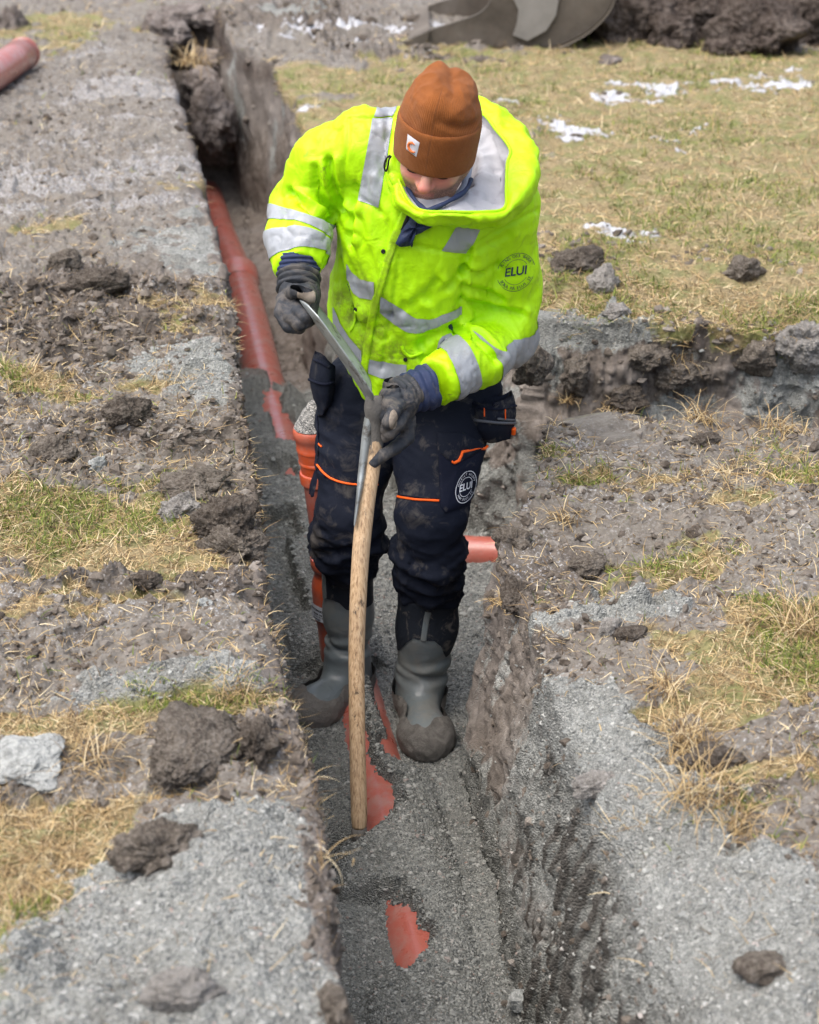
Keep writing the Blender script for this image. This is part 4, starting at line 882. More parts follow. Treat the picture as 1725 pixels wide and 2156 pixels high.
def jacket(p):
    d = torso(p); hz = np.interp(p[..., 0], hx[:, 0], hx[:, 1])
    d = smax(d, hz - p[..., 2] + (p[..., 1] - 3.83) * .12, .008)
    a, c = arm_l(p), arm_r(p)
    # cuffs end square
    ax = WrL - ElL; ax /= np.linalg.norm(ax); a = smax(a, (p - (WrL + ax * .012)) @ ax, .006)
    ax = WrR - JL(1000, 752, 3.79); ax /= np.linalg.norm(ax); c = smax(c, (p - (WrR + ax * .010)) @ ax, .006)
    d = smin(d, a, .022); d = smin(d, c, .016)
    d = smax(d, -ellip(p, NKC, (.127, .215, .185)), .012)
    return smax(d, -rcone(p, JL(1036, 400, 3.80), JL(1040, 300, 3.98), .055, .055), .01)
V, F = surfnet(jacket, [-.36, 3.60, .02], [.36, 4.16, .96], .0055)
V = relax(V, F, 1); N = vnormals(V, F)
dt, da, dc = torso(V), arm_l(V), arm_r(V)
wt = sstep(.02, -.02, dt - np.minimum(da, dc)); wl = sstep(.02, -.02, da - np.minimum(dt, dc)); wr = sstep(.02, -.02, dc - np.minimum(dt, da))
def alongf(V, A, B):
    d = B - A; L = np.linalg.norm(d); return ((V - A) @ d) / L
def folds(V, A, B, freq, seed, skew=1.0):
    s = alongf(V, A, B); r = V - A; side = r @ np.array([.8, .6, 0])
    ph = s * freq + skew * side * 14 + 3.2 * fbm(V, 5, 2, seed)
    return np.sin(ph) * (.45 + .55 * fbm(V, 7, 2, seed + 1))
disp = .006 * fbm(V, 5, 3, 211) + .0065 * fbm(V * np.array([1.6, 1, .55]), 11, 3, 212, ridged=True)
# long drapes down the front, elbow compression folds on the sleeves
disp += wt * (.012 * fbm(V * np.array([1.5, .6, .38]) + np.stack([V[:, 2] * .5, 0 * V[:, 0], 0 * V[:, 0]], 1), 9, 3, 213, ridged=True))
disp += wl * .0105 * folds(V, ShL, ElL, 62, 214) * sstep(.05, .25, -0 + np.linalg.norm(V - ShL, axis=1)) 
disp += wr * .0125 * folds(V, ElR, ShR, 40, 216, -1.4) * np.exp(-(np.linalg.norm(V - (ElR + JL(1062, 600, 3.92)) / 2, axis=1) / .17) ** 2)
disp += .0026 * fbm(V * np.array([1.5, 1, .6]), 27, 2, 219, ridged=True)
disp += wr * .010 * folds(V, ElR, WrR, 75, 218, .6) * np.exp(-(np.linalg.norm(V - ElR, axis=1) / .12) ** 2)
def groove(V, path, wdt, dep):
    """a seam or fold: a valley along a line of points"""
    D = np.full(len(V), 9.0)
    for i in range(len(path) - 1):
        A, B = path[i], path[i + 1]; d = B - A; t_ = np.clip((V - A) @ d / (d @ d), 0, 1); D = np.minimum(D, np.linalg.norm(V - A - t_[:, None] * d, axis=1))
    return -dep * np.exp(-(D / wdt) ** 2)
V = V + N * disp[:, None]
class Surf:
    def __init__(s, V, F): s.V, s.F, s.t = V, F, BVHTree.FromPolygons([tuple(v) for v in V], [tuple(int(i) for i in f) for f in F]); s.N = vnormals(V, F)
    def hit(s, x, y, off=0.0):
        o = np.array([0, 0, CAMH]); d = _ray(x, y); d = np.array([d @ RT, d @ FH, d[2]]); d /= np.linalg.norm(d)
        h = s.t.ray_cast(Vector(o), Vector(d))
        if h[0] is None:
            q = JL(x, y, s.V[:, 1].mean() - .08); h = s.t.find_nearest(Vector(q))
        n = np.array(h[1]); n = n if n @ d < 0 else -n
        return np.array(h[0]) + n * off
    def near(s, p, off=0.0):
        h = s.t.find_nearest(Vector(p)); n = np.array(h[1]); 
        if n @ (np.asarray(p) - np.array(h[0])) < 0 and off < 0: n = n
        return np.array(h[0]) + n * off
def crisp(V, sc, seed, st=(1, 1, 1)):
    n = fbm(V * np.array(st) + .03 * np.stack([fbm(V, 9, 2, seed + 3)] * 3, 1), sc, 2, seed); return np.clip(1 - np.abs(n) * 5.5, 0, 1) ** 1.3
V = V + N * (-.0065 * crisp(V, 7, 231, (1.6, 1, .6)) * sstep(-.1, .3, fbm(V, 5, 2, 233)) - .0045 * crisp(V, 13, 235, (1, 1, 1.5)) * sstep(0, .3, fbm(V, 6, 2, 237)))[:, None]
JS = Surf(V, F)
def snapline(S, pts, n=30, off=0.0):
    P = catmull(np.array([(x, y, 0) for x, y in pts]), n); return np.array([S.hit(p[0], p[1], off) for p in P])
N = vnormals(V, F); dsp = np.zeros(len(V))
seams = [[c1(560, 715), c1(640, 770), c1(720, 835)], [c1(880, 1005), c1(1000, 1030), c1(1165, 1052), c1(1250, 990), c1(1420, 890), c1(1560, 820)], [c1(545, 325), c1(540, 450), c1(520, 600), c1(525, 750), c1(530, 860)],
         [c1(540, 325), c1(680, 325), c1(810, 320)], [c2(870, 60), c2(850, 200), c2(820, 380), c2(790, 560), c2(775, 690)], [c2(1270, 0), c2(1250, 120), c2(1235, 260), c2(1215, 400)]]
for s_ in seams: dsp += groove(V, snapline(JS, s_, 24), .0055, .006)
bigf = [([c1(445, 560), c1(470, 700), c1(520, 830)], .012, .011), ([c1(370, 600), c1(400, 740), c1(480, 850)], .012, .010), ([c1(230, 720), c1(330, 800), c1(460, 880)], .010, .009), ([c1(590, 700), c1(560, 860), c1(545, 1000)], .014, .009),
        ([c2(1240, 130), c2(1340, 150), c2(1430, 110)], .012, .009), ([c2(1230, 230), c2(1350, 250), c2(1440, 300)], .012, .008), ([c2(1235, 310), c2(1390, 340), c2(1560, 380)], .012, .010), ([c2(1190, 470), c2(1300, 500), c2(1430, 640)], .014, .012),
        ([c2(1040, 300), c2(1150, 240), c2(1240, 150)], .014, .010), ([c2(820, 400), c2(960, 330), c2(1090, 210)], .014, .007), ([c2(540, 100), c2(580, 260), c2(620, 420)], .012, .010), ([c2(1000, 560), c2(1100, 500), c2(1180, 470)], .014, .010),
        ([c1(1180, 1080), c1(1260, 1030), c1(1400, 960)], .012, .007), ([c1(760, 420), c1(730, 600), c1(770, 700)], .012, .008)]
for s_, a_, b_ in bigf: dsp += groove(V, snapline(JS, s_, 24), a_, b_ * 1.9) + groove(V, snapline(JS, [(q[0] + 13, q[1] - 4) for q in s_], 24), a_, -b_ * 1.2)
V = V + N * dsp[:, None]; JS = Surf(V, F)
mudc = [c2(540, 320), c2(600, 380), c2(720, 440), c2(660, 560), c2(700, 640), c2(860, 620), c2(690, 250)]
mud = np.zeros(len(V)); 
for q in mudc: mud = np.maximum(mud, np.exp(-(np.linalg.norm(V - JS.hit(*q), axis=1) / .045) ** 2))
jk = part('jacket', toW(V), F[:, ::-1], M_yel, person); attr(jk.data, 'mud', mud)
def plane3(a, b_, c_, up):
    """signed side of the plane through three points; positive towards the fourth"""
    n = np.cross(b_ - a, c_ - a); n /= np.linalg.norm(n)
    if (up - a) @ n < 0: n = -n
    return lambda P: (P - a) @ n
def tape(name, conds, par=None, S=None, mt=None, off=.0022, label=None):
    S = S or JS; W, T = peel(S.V, S.F, conds, off)
    return part(name, toW(W), T[:, ::-1], mt or M_ref, par or jk, label=label)
def band(S, top, bot, lim, name='reflective_stripe', **k):
    t_ = [S.hit(*q) for q in top]; b_ = [S.hit(*q) for q in bot]
    tape(name, [plane3(*t_, b_[1]), plane3(*b_, t_[1])] + lim, S=S, **k)
inL = lambda P: np.minimum(torso(P), arm_r(P)) - arm_l(P) + .004
inR = lambda P: torso(P) - arm_r(P) + .006
inT = lambda P: np.minimum(arm_r(P), arm_l(P)) - torso(P) - .004
band(JS, [c1(175, 797), c1(300, 832), c1(450, 893)], [c1(145, 865), c1(290, 880), c1(430, 950)], [inL])
band(JS, [c1(160, 915), c1(290, 905), c1(420, 955)], [c1(150, 1060), c1(285, 1015), c1(400, 1030)], [inL])
band(JS, [c2(1225, 405), c2(1370, 445), c2(1490, 545)], [c2(1205, 462), c2(1320, 520), c2(1420, 640)], [inR, lambda P: P[:, 0] - JL(*c2(1180, 500), 3.8)[0]])
band(JS, [c2(1170, 505), c2(1280, 590), c2(1330, 715)], [c2(1050, 575), c2(1165, 650), c2(1215, 800)], [inR])
def zband(top, bot, lim, name='reflective_stripe', mt=None, par=None):
    A = np.array([JS.hit(*q) for q in top]); B2 = np.array([JS.hit(*q) for q in bot]); A = A[np.argsort(A[:, 0])]; B2 = B2[np.argsort(B2[:, 0])]
    lo_, hi_ = max(A[0, 0], B2[0, 0]) - .004, min(A[-1, 0], B2[-1, 0]) + .004
    cd_ = [lambda P: np.interp(P[:, 0], A[:, 0], A[:, 2]) - P[:, 2], lambda P: P[:, 2] - np.interp(P[:, 0], B2[:, 0], B2[:, 2]), lambda P: P[:, 0] - lo_, lambda P: hi_ - P[:, 0], lambda P: 3.95 - P[:, 1]] + lim
    W, T = peel(JS.V, JS.F, cd_, .0022, seed=(A[len(A) // 2] + B2[len(B2) // 2]) / 2); return part(name, toW(W), T[:, ::-1], mt or M_ref, par or jk)
zipx = [JS.hit(*c2(735, 330)), JS.hit(*c2(800, 130)), JS.hit(*c2(690, 560))]
zipp = plane3(zipx[0], zipx[1], zipx[0] + np.array([0, .1, 0]), JS.hit(*c2(950, 300)))
zband([c2(768, 285), c2(850, 335), c2(960, 408), c2(1040, 415), c2(1120, 385), c2(1215, 340)], [c2(742, 362), c2(820, 425), c2(920, 488), c2(1000, 490), c2(1100, 450), c2(1220, 385)], [inT])
zband([c2(570, 95), c2(600, 150), c2(650, 188), c2(718, 200)], [c2(578, 190), c2(600, 258), c2(645, 292), c2(716, 303)], [inT])
zband([c2(700, 640), c2(790, 655), c2(850, 668), c2(930, 675)], [c2(690, 718), c2(780, 750), c2(850, 740), c2(900, 722)], [inT])
zband([c2(495, 345), c2(530, 430), c2(580, 510), c2(650, 590)], [c2(500, 440), c2(530, 500), c2(580, 590), c2(645, 690)], [inT])
def vstripe(edges_l, edges_r, lim):
    a = [JS.hit(*q) for q in edges_l]; b_ = [JS.hit(*q) for q in edges_r]; far = np.array([0, .12, .0])
    tape('reflective_stripe', [plane3(a[0], a[1], a[0] + far, b_[0]), plane3(b_[0], b_[1], b_[0] + far, a[0])] + lim)
sidez = lambda q: (lambda P, z0=JS.hit(*q)[2]: P[:, 2] - z0)
lowline = lambda q1, q2, up: plane3(JS.hit(*q1), JS.hit(*q2), JS.hit(*q1) + np.array([0, .1, 0]), JS.hit(*up))
vstripe((c1(672, 335), c1(598, 745)), (c1(782, 335), c1(705, 805)), [lowline(c1(598, 745), c1(705, 805), c1(690, 500)), lambda P: -lowline(c1(675, 325), c1(785, 325), c1(740, 270))(P)])
vstripe((c1(683, 314), c1(694, 280)), (c1(780, 312), c1(796, 284)), [lowline(c1(683, 318), c1(780, 316), c1(740, 285)), lambda P: P[:, 2] - JS.hit(*c1(683, 330))[2]])
vstripe((c1(1110, 930), c1(1045, 1035)), (c1(1250, 925), c1(1175, 1050)), [lowline(c1(1045, 1035), c1(1175, 1050), c1(1200, 900)), lambda P: (JS.hit(*c1(1200, 900))[2] + .035) - P[:, 2]])
# placket, snaps, pocket flap
def ribbon(S, pts, wpx, n=40, off=.003, thick=.0035, name='strip', mt=None, par=None, label=None, taper=None):
    """a strip of cloth lying on a surface along a measured line"""
    P = catmull(np.array([(x, y, 0) for x, y in pts]), n)[:, :2]; Tn = np.gradient(P, axis=0); Tn /= np.linalg.norm(Tn, axis=1, keepdims=True); Nn = np.stack([-Tn[:, 1], Tn[:, 0]], 1)
    rows_ = []
    for k in range(n):
        w_ = wpx * (taper[0] + (taper[1] - taper[0]) * k / (n - 1) if taper else 1)
        line = [S.hit(*(P[k] + Nn[k] * s_ * w_ / 2), o_) for s_, o_ in ((-1, 0), (-.9, off + thick), (-.4, off + thick), (0, off + thick), (.4, off + thick), (.9, off + thick), (1, 0))]
        rows_.append(line)
    A = np.array(rows_); A[1:-1] = (A[:-2] + A[2:] + 2 * A[1:-1]) / 4
    V_ = A.reshape(-1, 3); return part(name, toW(V_), gridfaces(n, 7), mt, par, label=label)
pl = ribbon(JS, [c1(865, 790), c1(800, 960), c2(810, 60), c2(755, 250), c2(715, 400), c2(690, 560), c2(665, 740)], 17, 50, .002, .004, 'placket', M_yel, jk); attr(pl.data, 'mud', np.full(len(pl.data.vertices), .6))
def disc(S, q, r, name, mt, par, h=.003):
    p = S.hit(*q); n = S.hit(*q, .01) - p; n /= np.linalg.norm(n)
    V_, F_ = lathe(p, n, [(0, r), (h * .7, r), (h, r * .8), (h, r * .45), (h * .5, r * .35), (h * .5, 0.0004)], 16); return part(name, toW(V_), F_, mt, par)
for q in (c1(760, 1088), c1(732, 1040), c2(808, 76), c2(780, 195), c2(716, 400), c2(905, 642), c2(620, 358)): disc(JS, q, .0052, 'snap_button', M_dark, jk)
# chest zipper and navy inner collar flap
ribbon(JS, [c1(905, 770), c1(865, 850), c1(830, 925)], 8, 16, .003, .004, 'zipper', M_dark, jk)
fl = [c1(800, 985), c1(880, 1005), c1(890, 960), c1(1035, 875), c1(1000, 800), c1(930, 790), c1(860, 880)]
cen = np.mean(fl, axis=0); rg = []
for f_, o_ in ((0, .016), (.35, .018), (.7, .016), (.96, .012), (1.0, .002)):
    rg.append([JS.hit(*(cen + (catmull([(x, y, 0) for x, y in fl], 42, True)[k][:2] - cen) * f_), o_ + .004 * math.sin(k * .9)) for k in range(42)])
part('collar_flap', toW(np.array(rg).reshape(-1, 3)), gridfaces(5, 42, True), M_navy, jk, label='navy fleece collar flap folded open')
for (pp, up_, wpx) in (([c2(885, 560), c2(900, 600), c2(940, 625), c2(1000, 600)], 0, 5), ([c2(600, 340), c2(622, 380), c2(610, 450), c2(590, 480)], 0, 5)):
    ribbon(JS, pp, wpx, 18, .001, .004, 'pocket_edge', M_yel, jk)
# lower edge: navy lining seen under the hem
def undershirt(p):
    d = slices(p, [(t0[0], t0[1], t0[2], t0[3] - .012, t0[4] - .012) for t0 in TT[:5]])
    return smax(d, (np.interp(p[..., 0], hx[:, 0], hx[:, 1]) - .022) - p[..., 2] + (p[..., 1] - 3.83) * .12, .01)
V, F = surfnet(undershirt, [-.25, 3.70, .02], [.25, 4.16, .45], .009)
part('lining', toW(relax(V, F, 1)), F[:, ::-1], M_navy, jk)

# ------------------------------------------------------------- hood and collar
LP = {'in': [(880, 330, 3.92), (868, 345, 3.87), (876, 372, 3.82), (900, 396, 3.79), (942, 404, 3.78), (990, 405, 3.80), (1010, 375, 3.85), (1010, 335, 3.90), (988, 300, 3.95), (950, 280, 3.98), (910, 300, 3.97)],
      'mid': [(858, 270, 3.95), (842, 325, 3.85), (852, 378, 3.77), (888, 425, 3.72), (950, 432, 3.70), (1030, 432, 3.75), (1058, 390, 3.84), (1052, 325, 3.92), (1020, 262, 4.0), (980, 235, 4.04), (905, 240, 4.04)],
     'rim': [(850, 245, 3.94), (829, 310, 3.83), (838, 375, 3.74), (876, 438, 3.68), (950, 446, 3.665), (1020, 446, 3.68), (1062, 438, 3.71), (1066, 395, 3.77), (1068, 345, 3.84), (1074, 315, 3.88), (1045, 275, 3.94), (1005, 235, 4.0), (905, 228, 4.05)],
      'out': [(836, 238, 3.93), (811, 310, 3.83), (815, 385, 3.745), (866, 449, 3.675), (950, 458, 3.66), (1055, 458, 3.69), (1106, 402, 3.76), (1125, 335, 3.86), (1092, 262, 3.97), (1012, 209, 4.05), (905, 212, 4.08)],
      'low': [(838, 262, 3.92), (812, 330, 3.83), (820, 400, 3.77), (866, 458, 3.71), (950, 470, 3.71), (1050, 468, 3.76), (1104, 428, 3.83), (1128, 362, 3.93), (1098, 285, 4.03), (1012, 235, 4.10), (905, 235, 4.12)],
      'base': [(848, 290, 3.95), (835, 340, 3.88), (842, 400, 3.85), (872, 440, 3.80), (950, 450, 3.80), (1030, 450, 3.85), (1070, 420, 3.92), (1090, 370, 4.0), (1060, 310, 4.08), (1000, 270, 4.12), (910, 265, 4.12)]}
NH = 150
def byangle(v):
    C_ = catmull([JL(*q) for q in v], 900, True); px = catmull([(q[0], q[1], 0) for q in v], 900, True); an = np.unwrap(np.arctan2(px[:, 1] - 345, px[:, 0] - 950)); an2 = np.linspace(0, 2 * np.pi, NH, endpoint=False)
    k = [np.argmin(np.abs(np.angle(np.exp(1j * (an - a_))))) for a_ in an2]; return C_[k]
LPc = {k: byangle(v) for k, v in LP.items()}
_cn = LPc['in'].mean(0); LPc['deep'] = _cn + (LPc['in'] - _cn) * .62 + np.array([0, .02, -.075]); LPc['shut'] = _cn + (LPc['in'] - _cn) * .05 + np.array([0, .02, -.10])
def surf_between(keys, rows_):
    ctrl = np.stack([LPc[k] for k in keys]); return np.stack([catmull(ctrl[:, j], rows_) for j in range(NH)], 1)
A = surf_between(['shut', 'deep', 'in', 'mid', 'rim'], 26); B_ = surf_between(['rim', 'out', 'low', 'base'], 34)
def wrinkle(A, seed, amp, edge=None):
    sh = A.shape; V_ = A.reshape(-1, 3); F_ = gridfaces(sh[0], sh[1], True); N_v = vnormals(V_, F_)
    n = fbm(V_, 17, 3, seed, ridged=True) * amp + fbm(V_ * np.array([1, 1, .5]), 40, 2, seed + 1) * amp * .35
    if edge is not None: n = n * np.repeat(edge, sh[1])
    return V_ + N_v * n[:, None], F_
eA = np.clip((25 - np.arange(26)) / 6, .25, 1); eB = np.clip(np.arange(34) / 6, .25, 1)
vA, fA = wrinkle(A, 301, .015, eA); vB, fB = wrinkle(B_, 303, .012, eB)
hd = part('hood', toW(vB), fB, M_yel, jk, label='open yellow hood lying on the shoulders'); attr(hd.data, 'mud', np.zeros(len(vB)))
part('hood_lining', toW(vA), fA, M_lin, hd, label='pale grey hood lining')
rm = tube(LPc['rim'][np.arange(NH + 1) % NH] + np.array([0, -.001, .001]), .0035, 8, False); part('hood_hem', toW(rm[0]), rm[1], M_yel, hd)
# navy neck band round the chin, drawcord
nb_ = catmull([JL(*q) for q in ((862, 300, 3.88), (850, 345, 3.80), (858, 395, 3.74), (884, 432, 3.69), (905, 441, 3.675), (948, 422, 3.68), (985, 395, 3.74), (996, 345, 3.84), (985, 310, 3.9))], 50)
nb_ = nb_[4:40]; V_, F_ = tube(nb_, .0055 + .001 * np.sin(np.arange(36) * .9), 12); part('inner_collar', toW(V_), F_, M_navy, jk)
nb2 = catmull([JL(*q) for q in ((868, 330, 3.88), (864, 375, 3.82), (884, 428, 3.765), (908, 444, 3.75), (948, 425, 3.75), (978, 392, 3.80), (988, 345, 3.87))], 40)
V_, F_ = tube(nb2, .009, 12); part('neck_gaiter', toW(V_), F_, cloth_mat('pale_scarf', (.30, .33, .40), .9, None), jk)
cp_ = catmull([JL(*c1(*q), 3.74) for q in ((770, 525), (748, 545), (738, 580), (745, 612), (756, 590), (762, 550), (775, 530))], 26)
V_, F_ = tube(cp_, .0022, 8); part('drawcord', toW(V_), F_, M_dark, hd)

# ------------------------------------------------------------- head
vd = JL(920, 301, 3.76) - np.array([0, 0, CAMH]); el = math.atan2(-vd[2], vd[1]) + math.radians(53)
up0 = np.array([0, -math.cos(el), math.sin(el)]); fw0 = np.array([0, -math.sin(el), -math.cos(el)]); rt0 = np.array([1.0, 0, 0])
ro = math.radians(8)
def rotv(v, ax, an): ax = ax / np.linalg.norm(ax); return v * math.cos(an) + np.cross(ax, v) * math.sin(an) + ax * (ax @ v) * (1 - math.cos(an))
vdn = vd / np.linalg.norm(vd)
HB = np.stack([rotv(v, vdn, ro) for v in (rt0, fw0, up0)])      # rows: right, face, crown
ya = math.radians(-7); HB = np.stack([rotv(v, HB[2], ya) for v in HB])
HC = JL(918, 303, 3.76)
def hL(p): return (p - HC) @ HB.T
def hW(q): return q @ HB + HC
def head(q):
    d = ellip(q, (0, -.012, .025), (.076, .095, .095))
    d = smin(d, ellip(q, (0, .028, -.040), (.061, .062, .078)), .04)
    d = smin(d, ellip(q, (0, .060, -.098), (.024, .022, .018)), .03)       # chin
    for s in (-1, 1):
        d = smin(d, ellip(q, (s * .036, .058, -.038), (.024, .024, .022)), .02)   # cheeks
        d = smin(d, rcone(q, (s * .010, .088, .003), (s * .045, .070, .002), .009, .008), .012)   # brow
        d = smax(d, -ellip(q, (s * .030, .098, -.015), (.017, .018, .010)), .012)  # eye sockets
        d = smin(d, ellip(q, (s * .030, .072, -.016), (.0155, .0145, .0115)), .003)  # closed lids
        d = smin(d, ellip(q, (s * .0125, .094, -.045), (.009, .010, .008)), .006)     # nostrils
        d = smin(d, ellip(q, (s * .076, -.012, -.020), (.009, .022, .032)), .004)     # ears
        d = smax(d, -ellip(q, (s * .007, .101, -.054), (.0035, .005, .004)), .002)
        d = smin(d, rcone(q, (s * .045, .045, -.085), (s * .058, -.005, -.05), .016, .018), .025)   # jaw
    d = smin(d, rcone(q, (0, .087, .000), (0, .108, -.038), .0085, .0125), .010)   # nose
    d = smin(d, ellip(q, (0, .109, -.041), (.0135, .0125, .0115)), .006)
    d = smin(d, rcone(q, (-.020, .082, -.0665), (.020, .082, -.0665), .0045, .0045), .006)
    d = smin(d, rcone(q, (-.016, .081, -.0765), (.016, .081, -.0765), .0055, .0055), .006)
    d = smax(d, -rcone(q, (-.022, .0905, -.0715), (.022, .0905, -.0715), .0022, .0022), .003)
    # neck
    d = smin(d, rcone(q, (0, -.02, -.06), (0, -.075, -.17), .050, .050), .03)
    return d
V, F = surfnet(head, [-.095, -.16, -.24], [.095, .135, .13], .0026)
V = relax(V, F, 1, .4)
blush = np.exp(-(np.linalg.norm((V - np.array([0, .115, -.042])) / np.array([.022, .03, .018]), axis=1)) ** 2) * .8
for s in (-1, 1): blush += .65 * np.exp(-(np.linalg.norm((V - np.array([s * .034, .075, -.034])) / np.array([.022, .03, .016]), axis=1)) ** 2) + .5 * np.exp(-(np.linalg.norm((V - np.array([s * .03, .085, -.02])) / np.array([.018, .02, .008]), axis=1)) ** 2)
blush += .6 * np.exp(-((V[:, 2] + .0715) / .008) ** 2) * (np.abs(V[:, 0]) < .022) * (V[:, 1] > .07)
stub = sstep(-.052, -.070, V[:, 2] - .25 * np.abs(V[:, 0])) * (V[:, 1] > -.03) * (1 - .8 * np.exp(-(np.linalg.norm((V - np.array([0, .085, -.0715])) / np.array([.019, .02, .008]), axis=1)) ** 2))
# torso and limbs of the body underneath the clothes, one surface with the neck
def under(p):
    d = slices(p, [(t0[0], t0[1], t0[2], t0[3] - .04, t0[4] - .04) for t0 in TT[2:6]])
    d = smin(d, chain(p, [JL(870, 780, 3.98), JL(880, 650, 3.96)], [.09, .09], .02), .04)
    d = smin(d, chain(p, [ShL, SL2, ElL], [.04, .035, .03], .03), .03); d = smin(d, chain(p, [ShR, ElR], [.04, .03], .03), .03)
    d = smin(d, chain(p, [JL(758, 850, 3.97), JL(731, 1040, 3.92), JL(731, 1110, 3.92)], [.06, .045, .035], .03), .03)
    d = smin(d, chain(p, [JL(955, 850, 3.96), JL(908, 1040, 3.84), JL(905, 1140, 3.84)], [.06, .045, .035], .03), .03)
    nk = hW(np.array([[0, -.03, -.08], [0, -.10, -.24]])); return smin(d, rcone(p, nk[0], nk[1], .040, .045), .03)
V2, F2 = surfnet(under, [-.36, 3.6, -.60], [.36, 4.16, .96], .012)
Vb, Fb = join([(hW(V), F), (V2, F2)])
me_b = part('body', toW(Vb), [f[:, ::-1] for f in Fb], M_skin, person); z0_ = np.zeros(len(V2))
attr(me_b.data, 'blush', np.concatenate([np.clip(blush, 0, .8), z0_])); attr(me_b.data, 'stubble', np.concatenate([stub, z0_]))
for s in (-1, 1):   # eyelashes and eyebrows
    pts = hW(np.array([[s * (.030 + .015 * u), .0865 - .004 * u * u, -.0225 + .002 * u * u] for u in np.linspace(-1, 1, 9)])); V_, F_ = tube(pts, .0013, 6); part('eyelashes', toW(V_), F_, M_dark, me_b)
# beanie
def ringset(prof, seg=140, wob=0, seed=0):
    """prof rows: height, radius x, radius y, shift y, slope"""
    P = []; a = np.arange(seg) * 2 * np.pi / seg
    for (z, rx, ry, cy, sl) in prof:
        P.append(np.stack([rx * np.sin(a), cy + ry * np.cos(a), z + sl * ry * np.cos(a)], 1))
    return np.array(P)
prof = []
for u in np.linspace(0, 1, 46):
    th = u * math.pi / 2; z = .045 + .118 * math.sin(th) ** .92; r_ = max(math.cos(th) ** .62, .0)
    prof.append((z, .0885 * r_ + .0003, .104 * r_ + .0003, -.012 - .012 * u, .22 * (1 - u)))
D_ = ringset(prof); sh = D_.shape; Vd = D_.reshape(-1, 3); Nd = vnormals(Vd, gridfaces(sh[0], sh[1], True)); Nd *= np.sign((Nd * (Vd - np.array([0, -.01, .04]))).sum(1).mean())
hh = sstep(.085, .15, Vd[:, 2])
crs = -.007 * np.exp(-((Vd[:, 0] - .012 - .25 * (Vd[:, 1] + .02)) / .011) ** 2) * hh * sstep(.075, -.02, Vd[:, 1]) + .007 * np.exp(-((Vd[:, 0] + .022) / .030) ** 2) * hh + .002 * np.exp(-((Vd[:, 0] - .045) / .02) ** 2) * hh
crs += -.010 * np.exp(-((Vd[:, 2] - .112 + .35 * (Vd[:, 0] - .03)) / .009) ** 2) * sstep(-.01, .04, Vd[:, 0]) * sstep(-.02, .06, Vd[:, 1])
crs += .006 * fbm(Vd, 14, 3, 320) + .004 * fbm(Vd, 26, 2, 321, ridged=True) * hh
Vd = Vd + Nd * crs[:, None]
hat = part('beanie', toW(hW(Vd)), gridfaces(sh[0], sh[1], True), M_hat, person, label='rust brown knitted beanie'); attr(hat.data, 'rib', np.tile(np.arange(sh[1]) * 1.0 * 60 / sh[1] * .6, sh[0]))
prof = [(-.028, .080, .094, 0, .22), (-.034, .0875, .101, 0, .22), (-.030, .0915, .1065, 0, .22), (-.012, .0935, .109, -.003, .22), (.012, .0945, .111, -.006, .22), (.038, .0945, .1115, -.009, .22), (.058, .0935, .1105, -.011, .215), (.066, .0915, .108, -.012, .21), (.067, .088, .104, -.012, .21), (.058, .085, .100, -.012, .21)]
P_ = ringset(prof); P_ = np.stack([catmull(P_[:, j], 40) for j in range(P_.shape[1])], 1); sh = P_.shape; Vc = P_.reshape(-1, 3); Nc = vnormals(Vc, gridfaces(sh[0], sh[1], True)); Nc *= np.sign((Nc * Vc).sum(1).mean())
Vc = Vc + Nc * (.0035 * fbm(Vc, 13, 3, 330))[:, None]
cf = part('cuff', toW(hW(Vc)), gridfaces(sh[0], sh[1], True), M_hat, hat); attr(cf.data, 'rib', np.tile(np.arange(sh[1]) * 1.0 * 60 / sh[1], sh[0]))
CS = Surf(hW(Vc), gridfaces(sh[0], sh[1], True))
def patch(S, quad, name, mt, par, off=.002, n=8):
    """a stitched-on label whose corners were measured"""
    q = np.array(quad, float); g = []
    for i in range(n):
        for j in range(n):
            u, v = i / (n - 1), j / (n - 1); xy = q[0] * (1 - u) * (1 - v) + q[1] * u * (1 - v) + q[2] * u * v + q[3] * (1 - u) * v
            e = 0 if i in (0, n - 1) or j in (0, n - 1) else off
            g.append(S.hit(*xy, e + .0006))
    return part(name, toW(np.array(g)), gridfaces(n, n), mt, par)
M_white = cloth_mat('label_white', (.62, .62, .68), .8, None); M_orl = cloth_mat('label_orange', (.75, .20, .06), .8, None)
M_ink = cloth_mat('ink_navy', (.012, .022, .07), .6, None); M_wht = cloth_mat('ink_white', (.72, .73, .76), .6, None)
tg = patch(CS, [c1(864, 412), c1(928, 458), c1(910, 535), c1(855, 492)], 'label_patch', M_white, cf)
cpts = [c1(892 + 19 * math.cos(a) + 3 * math.sin(a), 481 + 25 * math.sin(a) + 6 * math.cos(a)) for a in np.linspace(-.75, -5.4, 16)]
V_, F_ = tube(np.array([CS.hit(*q, .0034) for q in cpts]), np.interp(np.linspace(0, 1, 16), [0, .35, .7, 1], [.0012, .0030, .0034, .0010]), 8); part('label_emblem', toW(V_), F_, M_orl, tg)
cpts = [c1(893, 452), c1(884, 458), c1(887, 466)]
V_, F_ = tube(catmull([CS.hit(*q, .0034) for q in cpts], 8), .0014, 8); part('label_emblem', toW(V_), F_, M_orl, tg)
V_, F_ = tube(catmull([CS.hit(*q, .0030) for q in (c1(868, 492), c1(886, 507), c1(904, 520))], 8), .0007, 6); part('label_emblem', toW(V_), F_, M_zip, tg)

